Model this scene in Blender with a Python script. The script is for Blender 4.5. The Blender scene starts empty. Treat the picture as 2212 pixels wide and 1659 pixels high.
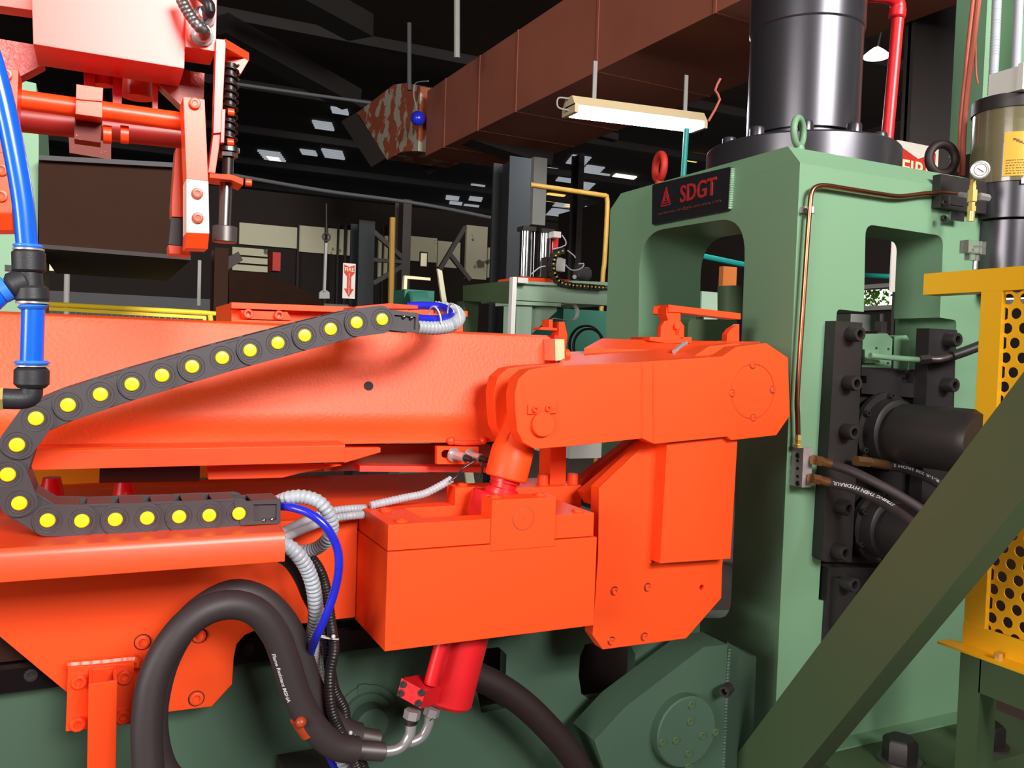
import bpy, bmesh, math, random
from math import sin, cos, tan, pi, radians
from mathutils import Vector, Matrix, geometry
random.seed(7)
SC = bpy.context.scene
COL = SC.collection
# ---------------------------------------------------------------- camera
F = 1850.0; W0 = 2212; H0 = 1659
CAM = Vector((0, 0, 1.25))
yaw, pitch, roll = radians(25.7), radians(-2.04), radians(1.9)
fw = Vector((sin(yaw)*cos(pitch), cos(yaw)*cos(pitch), sin(pitch)))
rt0 = Vector((cos(yaw), -sin(yaw), 0)); up0 = rt0.cross(fw)
rt = rt0*cos(roll) + up0*sin(roll); up = up0*cos(roll) - rt0*sin(roll)
cd = bpy.data.cameras.new('camera'); cam = bpy.data.objects.new('camera', cd); COL.objects.link(cam)
cd.lens = F/W0*36.0; cd.sensor_width = 36.0; cd.clip_start = 0.02; cd.clip_end = 300
M = Matrix.Identity(4)
for i in range(3):
    M[i][0] = rt[i]; M[i][1] = up[i]; M[i][2] = -fw[i]; M[i][3] = CAM[i]
cam.matrix_world = M
SC.camera = cam
# ---------------------------------------------------------------- world, daylight opening, added side fill, exposure
wd = bpy.data.worlds.new('world'); SC.world = wd; wd.use_nodes = True
wd.node_tree.nodes['Background'].inputs[0].default_value = (0.75, 0.86, 1.0, 1)
wd.node_tree.nodes['Background'].inputs[1].default_value = 0.05
def area(name, loc, aim, sx, sy, power, col):
    l = bpy.data.lights.new(name, 'AREA'); l.shape = 'RECTANGLE'; l.size = sx; l.size_y = sy
    l.energy = power; l.color = col
    o = bpy.data.objects.new(name, l); COL.objects.link(o); o.location = loc
    o.rotation_euler = (Vector(aim)-Vector(loc)).to_track_quat('-Z', 'Y').to_euler()
    return o
area('daylight_hall_opening', (2.2, -8.0, 5.0), (0.9, 1.4, 1.1), 5.0, 3.2, 2400, (1.0, 0.97, 0.93))
area('side_fill_light', (-9.0, -4.0, 3.0), (1.2, 1.5, 1.2), 5.0, 3.5, 950, (1.0, 0.95, 0.9))  # fill lamp added to brighten the left-facing sides
SC.view_settings.view_transform = 'Standard'; SC.view_settings.look = 'None'
SC.view_settings.gamma = 1.0; SC.view_settings.use_curve_mapping = False
SC.view_settings.exposure = 0.0
SC.cycles.use_denoising = True
SC.cycles.max_bounces = 6; SC.cycles.glossy_bounces = 3; SC.cycles.transmission_bounces = 4
SC.cycles.sample_clamp_indirect = 4.0
# ---------------------------------------------------------------- helpers
def ray(px, py):
    return fw + rt*((px-W0/2)/F) - up*((py-H0/2)/F)
def U(px, py, x=None, y=None, z=None, d=None):      # a pixel of the photograph to a point on a real plane
    r = ray(px, py)
    if x is not None: t = (x-CAM.x)/r.x
    elif y is not None: t = (y-CAM.y)/r.y
    elif z is not None: t = (z-CAM.z)/r.z
    else: t = d
    return CAM + r*t
def wloc(o):
    v = Vector((0, 0, 0))
    while o is not None:
        v += o.location; o = o.parent
    return v
def lin(c):
    return tuple((x/255/12.92 if x/255 <= .04045 else ((x/255+.055)/1.055)**2.4) for x in c)
MATS = {}
def mat(name, rgb, rough=.5, metal=0., bump=0., bscale=200., var=0., vscale=3., coat=0., emit=None, estr=1., bevel=0., trans=0., spec=.5, stain=None, sscale=4., samt=.55, detail=4.):
    m = bpy.data.materials.new(name); m.use_nodes = True; MATS[name] = m
    nt = m.node_tree; N = nt.nodes; L = nt.links; b = N['Principled BSDF']
    c = lin(rgb) + (1,)
    b.inputs['Base Color'].default_value = c
    b.inputs['Roughness'].default_value = rough; b.inputs['Metallic'].default_value = metal
    b.inputs['Coat Weight'].default_value = coat; b.inputs['Coat Roughness'].default_value = .25
    b.inputs['Specular IOR Level'].default_value = spec
    b.inputs['Transmission Weight'].default_value = trans
    tc = N.new('ShaderNodeTexCoord')
    col = None
    if var:
        n = N.new('ShaderNodeTexNoise'); n.inputs['Scale'].default_value = vscale; n.inputs['Detail'].default_value = detail
        L.new(tc.outputs['Object'], n.inputs['Vector'])
        mx = N.new('ShaderNodeMix'); mx.data_type = 'RGBA'
        mx.inputs['A'].default_value = tuple(max(0, x*(1-var)) for x in c[:3])+(1,)
        mx.inputs['B'].default_value = tuple(min(1, x*(1+var)) for x in c[:3])+(1,)
        L.new(n.outputs['Fac'], mx.inputs['Factor']); col = mx.outputs['Result']
    if stain:
        n = N.new('ShaderNodeTexNoise'); n.inputs['Scale'].default_value = sscale; n.inputs['Detail'].default_value = 8
        L.new(tc.outputs['Object'], n.inputs['Vector'])
        r = N.new('ShaderNodeValToRGB'); r.color_ramp.elements[0].position = samt; r.color_ramp.elements[1].position = samt+.03
        L.new(n.outputs['Fac'], r.inputs['Fac'])
        mx = N.new('ShaderNodeMix'); mx.data_type = 'RGBA'
        if col is not None: L.new(col, mx.inputs['A'])
        else: mx.inputs['A'].default_value = c
        mx.inputs['B'].default_value = lin(stain)+(1,)
        L.new(r.outputs['Color'], mx.inputs['Factor']); col = mx.outputs['Result']
    if col is not None: L.new(col, b.inputs['Base Color'])
    nrm = None
    if bevel:
        bv = N.new('ShaderNodeBevel'); bv.samples = 4; bv.inputs['Radius'].default_value = bevel
        nrm = bv.outputs['Normal']
    if bump:
        n = N.new('ShaderNodeTexNoise'); n.inputs['Scale'].default_value = bscale; n.inputs['Detail'].default_value = 3
        L.new(tc.outputs['Object'], n.inputs['Vector'])
        bp = N.new('ShaderNodeBump'); bp.inputs['Strength'].default_value = bump; bp.inputs['Distance'].default_value = .002
        L.new(n.outputs['Fac'], bp.inputs['Height'])
        if nrm is not None: L.new(nrm, bp.inputs['Normal'])
        nrm = bp.outputs['Normal']
    if nrm is not None: L.new(nrm, b.inputs['Normal'])
    if emit:
        b.inputs['Emission Color'].default_value = lin(emit)+(1,); b.inputs['Emission Strength'].default_value = estr
    return m
class MB:
    def __init__(s): s.v = []; s.f = []
    def add(s, vs, fs):
        k = len(s.v); s.v += [Vector(v) for v in vs]; s.f += [tuple(i+k for i in f) for f in fs]; return s
    def prism(s, pts, vec, holes=()):
        vec = Vector(vec); loops = [[Vector(p) for p in pts]] + [[Vector(p) for p in h] for h in holes]
        flat = [p for l in loops for p in l]; n = len(flat)
        if holes: caps = [tuple(t) for t in geometry.tessellate_polygon(loops)]
        else: caps = [tuple(range(n))]
        fs = caps + [tuple(i+n for i in reversed(t)) for t in caps]
        k = 0
        for l in loops:
            m = len(l)
            for i in range(m): fs.append((k+i, k+(i+1) % m, k+(i+1) % m+n, k+i+n))
            k += m
        return s.add(flat+[p+vec for p in flat], fs)
    def box(s, a, b):
        x0, x1 = sorted((a[0], b[0])); y0, y1 = sorted((a[1], b[1])); z0, z1 = sorted((a[2], b[2]))
        return s.prism([(x0, y0, z0), (x1, y0, z0), (x1, y0, z1), (x0, y0, z1)], (0, y1-y0, 0))
    def bar(s, p0, p1, w, h, upv=(0, 0, 1)):
        p0 = Vector(p0); p1 = Vector(p1); d = (p1-p0).normalized(); upv = Vector(upv)
        a = d.cross(upv)
        if a.length < 1e-4: a = d.cross(Vector((0, 1, 0)))
        a.normalize(); b = a.cross(d).normalized()
        q = [p0+a*(w/2)*i+b*(h/2)*j for i, j in ((-1, -1), (1, -1), (1, 1), (-1, 1))]
        return s.prism(q, p1-p0)
    def lathe(s, p0, d, prof, n=24, phase=0.):
        p0 = Vector(p0); d = Vector(d).normalized(); a = d.orthogonal().normalized()
        if abs(d.z) < .9: a = d.cross(Vector((0, 0, 1))).normalized()
        b = d.cross(a); vs = []; fs = []
        for t, r in prof:
            for i in range(n):
                w = 2*pi*i/n+phase; vs.append(p0+d*t+a*(r*cos(w))+b*(r*sin(w)))
        m = len(prof)
        for j in range(m-1):
            for i in range(n): fs.append((j*n+i, j*n+(i+1) % n, (j+1)*n+(i+1) % n, (j+1)*n+i))
        fs.append(tuple(range(n))); fs.append(tuple((m-1)*n+i for i in reversed(range(n))))
        return s.add(vs, fs)
    def cyl(s, p0, p1, r, r1=None, n=24, ch=0., phase=0.):
        p0 = Vector(p0); p1 = Vector(p1); L_ = (p1-p0).length; r1 = r if r1 is None else r1
        pr = [(0, r), (L_, r1)] if not ch else [(0, r-ch), (ch, r), (L_-ch, r1), (L_, r1-ch)]
        return s.lathe(p0, p1-p0, pr, n, phase)
    def ring(s, c, nrm, R, r, n=32, m=12, a0=0., a1=2*pi):
        c = Vector(c); nrm = Vector(nrm).normalized()
        a = nrm.cross(Vector((0, 0, 1)));  a = a.normalized() if a.length > .01 else Vector((1, 0, 0)); b = a.cross(nrm)
        vs = []; fs = []
        for i in range(n):
            w = 2*pi*i/n; e = a*cos(w)+b*sin(w)
            for j in range(m):
                q = 2*pi*j/m; vs.append(c+e*(R+r*cos(q))+nrm*(r*sin(q)))
        for i in range(n):
            for j in range(m): fs.append((i*m+j, ((i+1) % n)*m+j, ((i+1) % n)*m+(j+1) % m, i*m+(j+1) % m))
        return s.add(vs, fs)
    def tube(s, path, r, n=12, rib=None, step=None, smooth=True, closed=True):
        P = curve(path, step or (rib[0]/4 if rib else max(r*.5, .004))) if smooth else [Vector(p) for p in path]
        vs = []; fs = []; a = None; k = 0.
        for i, p in enumerate(P):
            t = (P[min(i+1, len(P)-1)]-P[max(i-1, 0)]).normalized()
            if a is None: a = t.orthogonal().normalized()
            a = (a-t*a.dot(t)).normalized(); b = t.cross(a)
            if i: k += (P[i]-P[i-1]).length
            rr = r(i/(len(P)-1)) if callable(r) else r
            if rib: rr += rib[1]*(abs(sin(pi*k/rib[0]))-.5)*2*.5
            for j in range(n):
                w = 2*pi*j/n; vs.append(p+a*(rr*cos(w))+b*(rr*sin(w)))
        for i in range(len(P)-1):
            for j in range(n): fs.append((i*n+j, i*n+(j+1) % n, (i+1)*n+(j+1) % n, (i+1)*n+j))
        if closed: fs.append(tuple(range(n))); fs.append(tuple((len(P)-1)*n+j for j in reversed(range(n))))
        return s.add(vs, fs)
    def ball(s, c, r, n=16, sq=(1, 1, 1)):
        c = Vector(c); vs = []; fs = []; m = n//2
        for i in range(1, m):
            th = pi*i/m
            for j in range(n):
                w = 2*pi*j/n; vs.append(c+Vector((r*sin(th)*cos(w)*sq[0], r*sin(th)*sin(w)*sq[1], r*cos(th)*sq[2])))
        vs += [c+Vector((0, 0, r*sq[2])), c-Vector((0, 0, r*sq[2]))]; k = (m-1)*n
        for i in range(m-2):
            for j in range(n): fs.append((i*n+j, i*n+(j+1) % n, (i+1)*n+(j+1) % n, (i+1)*n+j))
        for j in range(n): fs.append((k, (j+1) % n, j)); fs.append((k+1, (m-2)*n+j, (m-2)*n+(j+1) % n))
        return s.add(vs, fs)
def curve(pts, step):
    pts = [Vector(p) for p in pts]; out = []
    P = [pts[0]*2-pts[1]]+pts+[pts[-1]*2-pts[-2]]
    for i in range(1, len(P)-2):
        p0, p1, p2, p3 = P[i-1:i+3]; n = max(2, int((p2-p1).length/step))
        for k in range(n):
            t = k/n
            out.append(.5*((2*p1)+(p2-p0)*t+(2*p0-5*p1+4*p2-p3)*t*t+(3*p1-p0-3*p2+p3)*t**3))
    out.append(pts[-1]); return out
def tag(o, label=None, cat=None, group=None, kind=None):
    if label: o['label'] = label
    if cat: o['category'] = cat
    if group: o['group'] = group
    if kind: o['kind'] = kind
    return o
def thing(name, label, cat, loc, group=None):
    o = bpy.data.objects.new(name, None); COL.objects.link(o); o.location = Vector(loc); o.empty_display_size = .05
    return tag(o, label, cat, group)
def meshdata(name, mb, m, org, flat=False, ang=35):
    me = bpy.data.meshes.new(name)
    me.from_pydata([v-org for v in mb.v], [], mb.f)
    bm = bmesh.new(); bm.from_mesh(me); bmesh.ops.recalc_face_normals(bm, faces=bm.faces); bm.to_mesh(me); bm.free()
    if not flat:
        me.polygons.foreach_set('use_smooth', [True]*len(me.polygons)); me.set_sharp_from_angle(angle=radians(ang))
    me.materials.append(m if not isinstance(m, str) else MATS[m]); me.update()
    return me
def part(name, mb, m, parent=None, label=None, cat=None, group=None, kind=None, flat=False, at=None):
    if parent is None:
        if at is None:
            n = len(mb.v); at = sum(mb.v, Vector())/n; at.z = min(v.z for v in mb.v)
        org = Vector(at); loc = org
    else: org = wloc(parent); loc = Vector((0, 0, 0))
    o = bpy.data.objects.new(name, meshdata(name, mb, m, org, flat)); COL.objects.link(o); o.location = loc
    if parent is not None: o.parent = parent
    return tag(o, label, cat, group, kind)
BC = {}
def bolt(parent, pos, d, r, h, m, name='bolt', hexh=False):
    key = (round(r, 4), round(h, 4), m, hexh)
    if key not in BC:
        mb = MB()
        if hexh: mb.lathe((0, 0, 0), (0, 0, 1), [(0, r), (h*.9, r), (h, r*.9)], 6)
        else: mb.lathe((0, 0, 0), (0, 0, 1), [(0, r), (h*.85, r), (h, r*.9), (h, r*.52), (h*.35, r*.5), (h*.3, r*.1)], 12)
        BC[key] = meshdata(name, mb, m, Vector((0, 0, 0)))
    o = bpy.data.objects.new(name, BC[key]); COL.objects.link(o); o.parent = parent
    o.location = Vector(pos)-wloc(parent)
    o.rotation_euler = Vector(d).to_track_quat('Z', 'X').to_euler()
    return o
FR = Vector((0, -1, 0)); LF = Vector((-1, 0, 0)); UPV = Vector((0, 0, 1))
def circ(c, d, r, n=24, a0=0):
    c = Vector(c); d = Vector(d); a = d.cross(UPV)
    a = Vector((1, 0, 0)) if a.length < .01 else a.normalized()
    b = a.cross(d)
    return [c+a*(r*cos(2*pi*i/n+a0))+b*(r*sin(2*pi*i/n+a0)) for i in range(n)]
def PY(pts, y): return [U(a, b, y=y) for a, b in pts]
def PX(pts, x): return [U(a, b, x=x) for a, b in pts]
def PZ(pts, z): return [U(a, b, z=z) for a, b in pts]
def plate(pts, y, t, holes=()):                      # polygon on the plane y, going back t
    return MB().prism(PY(pts, y), (0, t, 0), holes)
def rbox(px0, py0, px1, py1, y, t, mb=None):         # axis-aligned box whose front face spans these pixels at y
    mb = mb or MB(); a = U(px0, (py0+py1)/2, y=y); b = U(px1, (py0+py1)/2, y=y)
    c = U((px0+px1)/2, py0, y=y); d = U((px0+px1)/2, py1, y=y)
    return mb.box((a.x, y, d.z), (b.x, y+t, c.z))
def rounded(p, r, n=6, which=None):                  # rounds the corners of a flat polygon
    p = [Vector(q) for q in p]; out = []
    for i, q in enumerate(p):
        ri = r if which is None else which.get(i, 0)
        if not ri: out.append(q); continue
        a = (p[i-1]-q); b = (p[(i+1) % len(p)]-q); k = min(ri, a.length*.48, b.length*.48)
        s0 = q+a.normalized()*k; s1 = q+b.normalized()*k
        for j in range(n+1):
            t = j/n; out.append(s0*(1-t)**2+q*2*t*(1-t)+s1*t*t)
    return out
TC = {}
def glyphs(s, depth=.02):
    cu = bpy.data.curves.new('t', 'FONT'); cu.body = s; cu.size = 1; cu.extrude = depth; cu.offset = .012
    cu.resolution_u = 3
    o = bpy.data.objects.new('t', cu); me = bpy.data.meshes.new_from_object(o)
    v = [Vector(q.co) for q in me.vertices]; f = [tuple(p.vertices) for p in me.polygons]
    bpy.data.objects.remove(o); bpy.data.curves.remove(cu); bpy.data.meshes.remove(me)
    x0 = min(q.x for q in v); x1 = max(q.x for q in v); y0 = min(q.y for q in v); y1 = max(q.y for q in v)
    return v, f, x0, x1, y0, y1
def text(mb, s, org, xd, yd, w, h, depth=.001):       # the text fills w by h from its lower left corner
    v, f, x0, x1, y0, y1 = glyphs(s); xd = Vector(xd).normalized(); yd = Vector(yd).normalized(); nd = xd.cross(yd)
    return mb.add([Vector(org)+xd*((q.x-x0)/(x1-x0)*w)+yd*((q.y-y0)/(y1-y0)*h)+nd*(q.z/.02*depth) for q in v], f)
def hose_text(mb, s, path, r, s0, w, h, side, flip=1):
    # lettering laid round a hose: x runs along the path, y round it, centred on direction `side`
    P = curve(path, .004); K = [0]
    for i in range(1, len(P)): K.append(K[-1]+(P[i]-P[i-1]).length)
    v, f, x0, x1, y0, y1 = glyphs(s); out = []
    for q in v:
        u = s0+flip*(q.x-x0)/(x1-x0)*w; i = 1
        while i < len(P)-2 and K[i] < u: i += 1
        t = (P[i+1]-P[i-1]).normalized(); p = P[i]+t*(u-K[i])
        sd = Vector(side); sd = (sd-t*sd.dot(t)).normalized(); b = sd.cross(t)*flip
        an = ((q.y-y0)/(y1-y0)-.5)*h/r
        out.append(p+(sd*cos(an)-b*sin(an)*-1)*(r+.0004+q.z*.01))
    return mb.add(out, f)
# ---------------------------------------------------------------- materials
mat('orange_paint', (255, 80, 26), .5, bump=.05, bscale=400, var=.04, vscale=4, coat=.05, spec=.35, bevel=.002)
mat('orange_cast', (255, 88, 36), .5, bump=.36, bscale=160, var=.06, vscale=6, coat=.0, spec=.5, bevel=.003)
mat('orange_gloss', (255, 76, 26), .38, bump=.04, bscale=300, coat=.15, bevel=.0015)
mat('overexposed_peach', (255, 196, 150), .5)  # overexposure of the orange stop pad put into its colour
mat('pink_orange', (248, 78, 62), .4, bump=.03, bscale=200, coat=.28, bevel=.0015, stain=(120, 30, 26), sscale=46, samt=.74)
mat('pink_rough', (205, 74, 66), .4, bump=.9, bscale=170, coat=.2)
mat('shaded_red', (150, 36, 30), .4)  # shade on the rear gripper bar put into its colour
mat('worn_red', (118, 52, 42), .7, stain=(190, 170, 150), sscale=60, samt=.66)
mat('column_grey', (44, 46, 48), .8, spec=.2)
mat('bright_steel', (205, 204, 206), .28, metal=.6)
mat('red_paint', (225, 30, 38), .4, var=.05, coat=.2, bevel=.001)
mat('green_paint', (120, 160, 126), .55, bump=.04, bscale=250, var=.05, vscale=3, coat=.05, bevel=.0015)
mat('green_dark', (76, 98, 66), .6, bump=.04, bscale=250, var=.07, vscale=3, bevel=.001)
mat('shaded_green', (66, 92, 74), .6, bump=.05, bscale=250, var=.08, vscale=3, bevel=.001)  # press green darkened, so the colour carries the shade low down
mat('far_green', (172, 200, 175), .6, var=.08, vscale=3)
mat('yellow_paint', (255, 188, 24), .45, var=.04, coat=.1, bevel=.001)
mat('guard_yellow', (240, 150, 20), .45, var=.05)
mat('fence_yellow', (250, 214, 50), .5)
mat('pin_yellow', (250, 226, 30), .35, coat=.2)
mat('black_plastic', (66, 58, 62), .5, bump=.05, bscale=500, bevel=.0006)
mat('fitting_black', (42, 42, 46), .5, bump=.08, bscale=600, bevel=.0008)
mat('black_steel', (52, 48, 48), .45, metal=.3, var=.08, vscale=6, bevel=.0008)
mat('black_gloss', (84, 82, 88), .3, metal=.7, var=.1, vscale=5, bevel=.002)
mat('hose_rubber', (56, 46, 48), .55, bump=.06, bscale=300, var=.05, vscale=8)
mat('hose_brown', (40, 26, 26), .6)
mat('corrugated_black', (38, 32, 34), .4)
mat('conduit_grey', (178, 184, 192), .4)
mat('tube_blue', (24, 100, 235), .2, coat=.5)
mat('tube_deep_blue', (36, 44, 205), .22, coat=.4)
mat('collar_blue', (60, 130, 245), .3)
mat('silver_ring', (205, 205, 208), .3, metal=.6)
mat('chrome', (205, 205, 210), .16, metal=1.)
mat('steel', (150, 146, 146), .3, metal=1., var=.08, vscale=20)
mat('dull_steel', (120, 112, 112), .42, metal=.8, var=.1, vscale=30)
mat('dark_spring', (64, 58, 56), .4, metal=.7)
mat('brass', (232, 200, 118), .3, metal=.6)
mat('copper', (190, 125, 95), .3, metal=1., var=.12, vscale=18)
mat('fitting_copper', (176, 128, 86), .3, metal=.85, var=.2, vscale=30)
mat('aluminium', (196, 190, 192), .35, metal=.55)
mat('white_plastic', (225, 222, 215), .45)
mat('white_post', (235, 235, 230), .5)
mat('print_white', (205, 205, 205), .5)
mat('plate_black', (30, 31, 35), .45)
mat('plate_red', (170, 42, 48), .5)
mat('plate_faint', (112, 50, 52), .5)
mat('sign_white', (222, 215, 205), .6)
mat('sign_red', (200, 45, 34), .6)
mat('sign_cream', (235, 222, 180), .6)
mat('label_yellow', (225, 172, 48), .5)
mat('label_print', (120, 88, 30), .6)
mat('clear_plastic', (172, 160, 122), .12, trans=.6, coat=.3)
mat('clear_cap', (220, 220, 215), .08, trans=.85)
mat('grease_brown', (92, 78, 68), .5)
mat('rust_duct', (150, 84, 64), .7, var=.25, vscale=1.2, bump=.1, bscale=20)
mat('peeling_duct', (172, 86, 58), .7, stain=(190, 180, 160), sscale=4.5, samt=.52, var=.15, vscale=3)
mat('duct_inside', (70, 62, 58), .8)
mat('steel_dark', (46, 40, 38), .7, var=.15, vscale=2)
mat('steel_grey', (66, 66, 68), .7, var=.15, vscale=2)
mat('roof_sheet', (70, 54, 42), .85, var=.25, vscale=.6)
mat('wall_dark', (40, 30, 26), .85, var=.25, vscale=.8)
mat('wall_light', (225, 220, 190), .8, var=.1, vscale=1.5, stain=(120, 110, 90), sscale=3, samt=.66)
mat('block_grey', (150, 150, 146), .8, var=.1, vscale=6)
mat('hood_brown', (52, 34, 26), .95, spec=.1, var=.3, vscale=2.5)
mat('floor_concrete', (92, 76, 66), .8, var=.25, vscale=2, bump=.2, bscale=30)
mat('rail_steel', (50, 46, 46), .25, metal=.8)
mat('teal', (20, 140, 132), .5)
mat('machine_teal', (54, 128, 108), .6, var=.1)
mat('plank_orange', (196, 108, 40), .7)
mat('glare_white', (246, 214, 202), .5)  # pink-white stands for window glare on the orange finger pad
mat('weld_bright', (150, 190, 158), .35, bump=.8, bscale=160)
mat('rope_red', (180, 92, 72), .7)
mat('pipe_ochre', (150, 112, 36), .6)
mat('leaf', (110, 160, 60), .6)
mat('tape_orange', (170, 66, 34), .35, var=.3, vscale=60)
mat('lamp_glow', (240, 246, 255), .5, emit=(235, 244, 255), estr=30)
mat('lamp_shade', (210, 190, 150), .5)
mat('dome_glow', (255, 250, 235), .5, emit=(255, 250, 235), estr=7)
mat('skylight_cool', (200, 205, 210), .5, emit=(205, 212, 220), estr=.42)
mat('skylight_white', (240, 235, 220), .5, emit=(255, 246, 225), estr=1.3)
mat('skylight_warm', (250, 200, 110), .5, emit=(255, 206, 105), estr=1.1)
mat('outdoors', (240, 245, 225), .5, emit=(246, 250, 228), estr=1.5)
# ================================================================ the hall
ZR = 7.6
part('floor', MB().box((-10, -10, -.1), (12, 40, 0)), 'floor_concrete', kind='structure', at=(0, 0, 0))
ceiling = part('ceiling', MB().box((-12, -7.5, ZR), (40, 70, ZR+.1)), 'roof_sheet', kind='structure', at=(0, 0, ZR))
wall_back = part('wall_back', MB().box((-12, 17, 0), (9.2, 17.2, 4.2)), 'wall_dark', kind='structure', at=(0, 17, 0))
wall_left = part('wall_left', MB().box((-11, 2, 0), (-10.8, 17, 7.6)), 'wall_dark', kind='structure', at=(-11, 2, 0))
x = 9.2
wz0 = U(1885, 661, x=9.2).z; wz1 = U(1885, 623, x=9.2).z
hole = [(x, 3.2, wz0), (x, 9.2, wz0), (x, 9.2, wz1), (x, 3.2, wz1)]
light_blocker = part('light_blocker', MB().box((-5.5, -3.2, 0), (1.4, -3.0, 2.4)).box((1.4, -3.2, 0), (7.5, -3.0, 3.1)), 'steel_dark', kind='structure', at=(0, -3.1, 0))  # unseen stepped screen added behind the camera to shade the lower parts
wall_right = part('wall_right', MB().prism([(x, 2, 0), (x, 17, 0), (x, 17, 4.4), (x, 2, 4.4)], (.2, 0, 0), [hole]), 'wall_dark', kind='structure', at=(9.2, 2, 0))
win = part('window_1', MB().box((9.15, 3.2, wz0-.06), (9.3, 9.2, wz0)).box((9.15, 3.2, wz1), (9.3, 9.2, wz1+.05)), 'block_grey', kind='structure', at=(9.2, 3.2, 1.7))
part('daylight_pane', MB().box((9.9, 1.5, 1.0), (9.95, 12, 3.4)), 'outdoors', win)
sh = thing('shrub', 'green leafy shrub outside the window seen through the press frame', 'shrub', U(1893, 660, x=9.7))
lf = MB(); r_ = random.Random(3); c0 = U(1888, 645, x=9.7)
for i in range(130):
    q = c0+Vector((r_.uniform(-.08, .08), r_.gauss(0, .13), r_.gauss(.02, .09)))
    a = Vector((r_.gauss(0, .2), r_.gauss(0, 1), r_.gauss(0, 1))).normalized()*.035; b = a.cross(Vector((1, 0, 0)))*.5
    lf.add([q-a, q+b, q+a, q-b], [(0, 1, 2, 3)])
part('foliage', lf, 'leaf', sh, kind='stuff', flat=True)
part('branch', MB().tube([U(1900, 668, x=9.7), c0+Vector((0, 0, -.02)), c0+Vector((0, .08, .12))], .008), 'steel_dark', sh)
# light sheet panels and posts on the back wall, each a piece of it
for a, b, c, d in [(517, 486, 642, 532), (645, 492, 762, 548), (502, 536, 578, 552), (502, 556, 578, 569), (502, 573, 578, 586),
                   (818, 510, 866, 600), (882, 512, 944, 565), (946, 522, 994, 578), (1007, 488, 1052, 603), (1054, 535, 1068, 600)]:
    part('wall_panel', rbox(a, b, c, d, 16.9, .08), 'wall_light', wall_back)
for a, c in [(641, 645), (700, 706), (727, 731), (742, 748), (825, 828), (838, 841)]:
    part('wall_post', rbox(a, 484, c, 660, 16.85, .03), 'steel_dark', wall_back)
part('wall_rail', rbox(500, 652, 775, 660, 16.2, .1), 'block_grey', wall_back)
# skylights: corrugated sheets that let daylight through, set in the roof
def skylight(px, py, w, l, m, n=5, sk=.35):
    w *= .5; l *= .55
    c = U(px, py, z=ZR-.03); mb = MB()
    for i in range(n):
        y0 = c.y-l/2+l*i/n; xo = c.x+sk*(i-n/2)*l/n
        mb.box((xo-w/2, y0, ZR-.06), (xo+w/2, y0+l/n*.55, ZR-.01))
    part('skylight', mb, m, ceiling)
for px, py, s in [(590, 338, 1.3), (668, 330, .9), (700, 272, 1.), (722, 334, 1.2), (735, 240, .8), (1032, 404, 1.), (1028, 430, 1.), (1018, 448, 1.2), (1225, 386, 1.2),
                  (1188, 368, .9), (1250, 347, 1.2), (1280, 368, 1.2), (1262, 402, 1.2), (1300, 380, .9), (1222, 440, 1.5), (1282, 452, 1.6), (1205, 460, 1.5),
                  (1268, 476, 1.6), (1230, 492, 1.6), (985, 440, 1.), (978, 428, 1.), (1150, 520, 1.8), (1250, 545, 2.), (1060, 352, .6), (1290, 500, 1.8)]:
    skylight(px, py, 1.1*s, 1.5*s*s, 'skylight_cool')
skylight(1345, 386, 1.7, 2.0, 'skylight_white', 6); skylight(593, 342, .8, 1.2, 'skylight_white', 4)
skylight(1196, 428, 1.5, 3., 'skylight_warm'); skylight(1243, 440, 1.5, 3., 'skylight_warm'); skylight(1282, 518, 1.4, 5, 'skylight_warm')
skylight(1500, 342, .9, 1.6, 'skylight_warm', 5)
for i in range(9):
    yy = 8+i*4.2
    part('purlin', MB().box((-8, yy, ZR-.5), (34, yy+.18, ZR-.3)), 'steel_dark', ceiling)
part('rafter', MB().bar(U(470, 55, z=6.6), U(760, 215, z=6.2), .5, .35), 'steel_dark', ceiling)
part('rafter', MB().bar(U(780, 60, z=6.4), U(560, -60, z=6.4), .5, .35), 'steel_dark', ceiling)
part('rafter', MB().bar(U(1480, 90, y=7), U(1640, 125, y=7), .12, .08), 'steel_grey', ceiling)
part('rafter', MB().bar(U(1110, 248, y=9), U(1330, 298, y=9), .12, .08), 'steel_grey', ceiling)
part('rafter', MB().bar(U(1000, 285, y=9), U(1182, 345, y=9), .3, .2), 'steel_dark', ceiling)
# pipes and posts in the middle distance
def rod(name, pts, r, m, label, cat, group=None):
    return part(name, MB().tube(pts, r, 10, step=.1), m, None, label, cat, group)
rod('overhead_pipe', [U(500, 180, y=7), U(640, 200, y=7), U(800, 222, y=7)], .013, 'steel_grey', 'thin grey pipe running level at the top left, left of the peeling duct outlet', 'pipe')
rod('overhead_pipe', [U(490, 376, y=7), U(700, 412, y=7), U(905, 440, y=7), U(1090, 476, y=7)], .015, 'steel_grey', 'long thin grey pipe crossing below the peeling duct outlet', 'pipe')
rod('hanger_rod', [U(987, -20, y=8), U(987, 125, y=8)], .03, 'block_grey', 'pale hanger rod coming down to the top of the rusty duct', 'rod')
rod('hanger_rod', [U(884, 50, y=9), U(884, 195, y=9)], .025, 'steel_grey', 'dim grey hanger rod above the peeling duct outlet', 'rod')
def column(px0, px1, y, m, label, py=400, t=.3):
    top = U((px0+px1)/2, py, y=y).z
    a = U(px0, 640, y=y); b = U(px1, 640, y=y); mb = MB()
    w = b.x-a.x; f = w*.12
    mb.box((a.x, y, 0), (b.x, y+f, top)); mb.box((a.x, y+t-f, 0), (b.x, y+t, top)); mb.box(((a.x+b.x)/2-f/2, y+f, 0), ((a.x+b.x)/2+f/2, y+t-f, top))
    return part('steel_column', mb, m, None, label, 'column')
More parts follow.
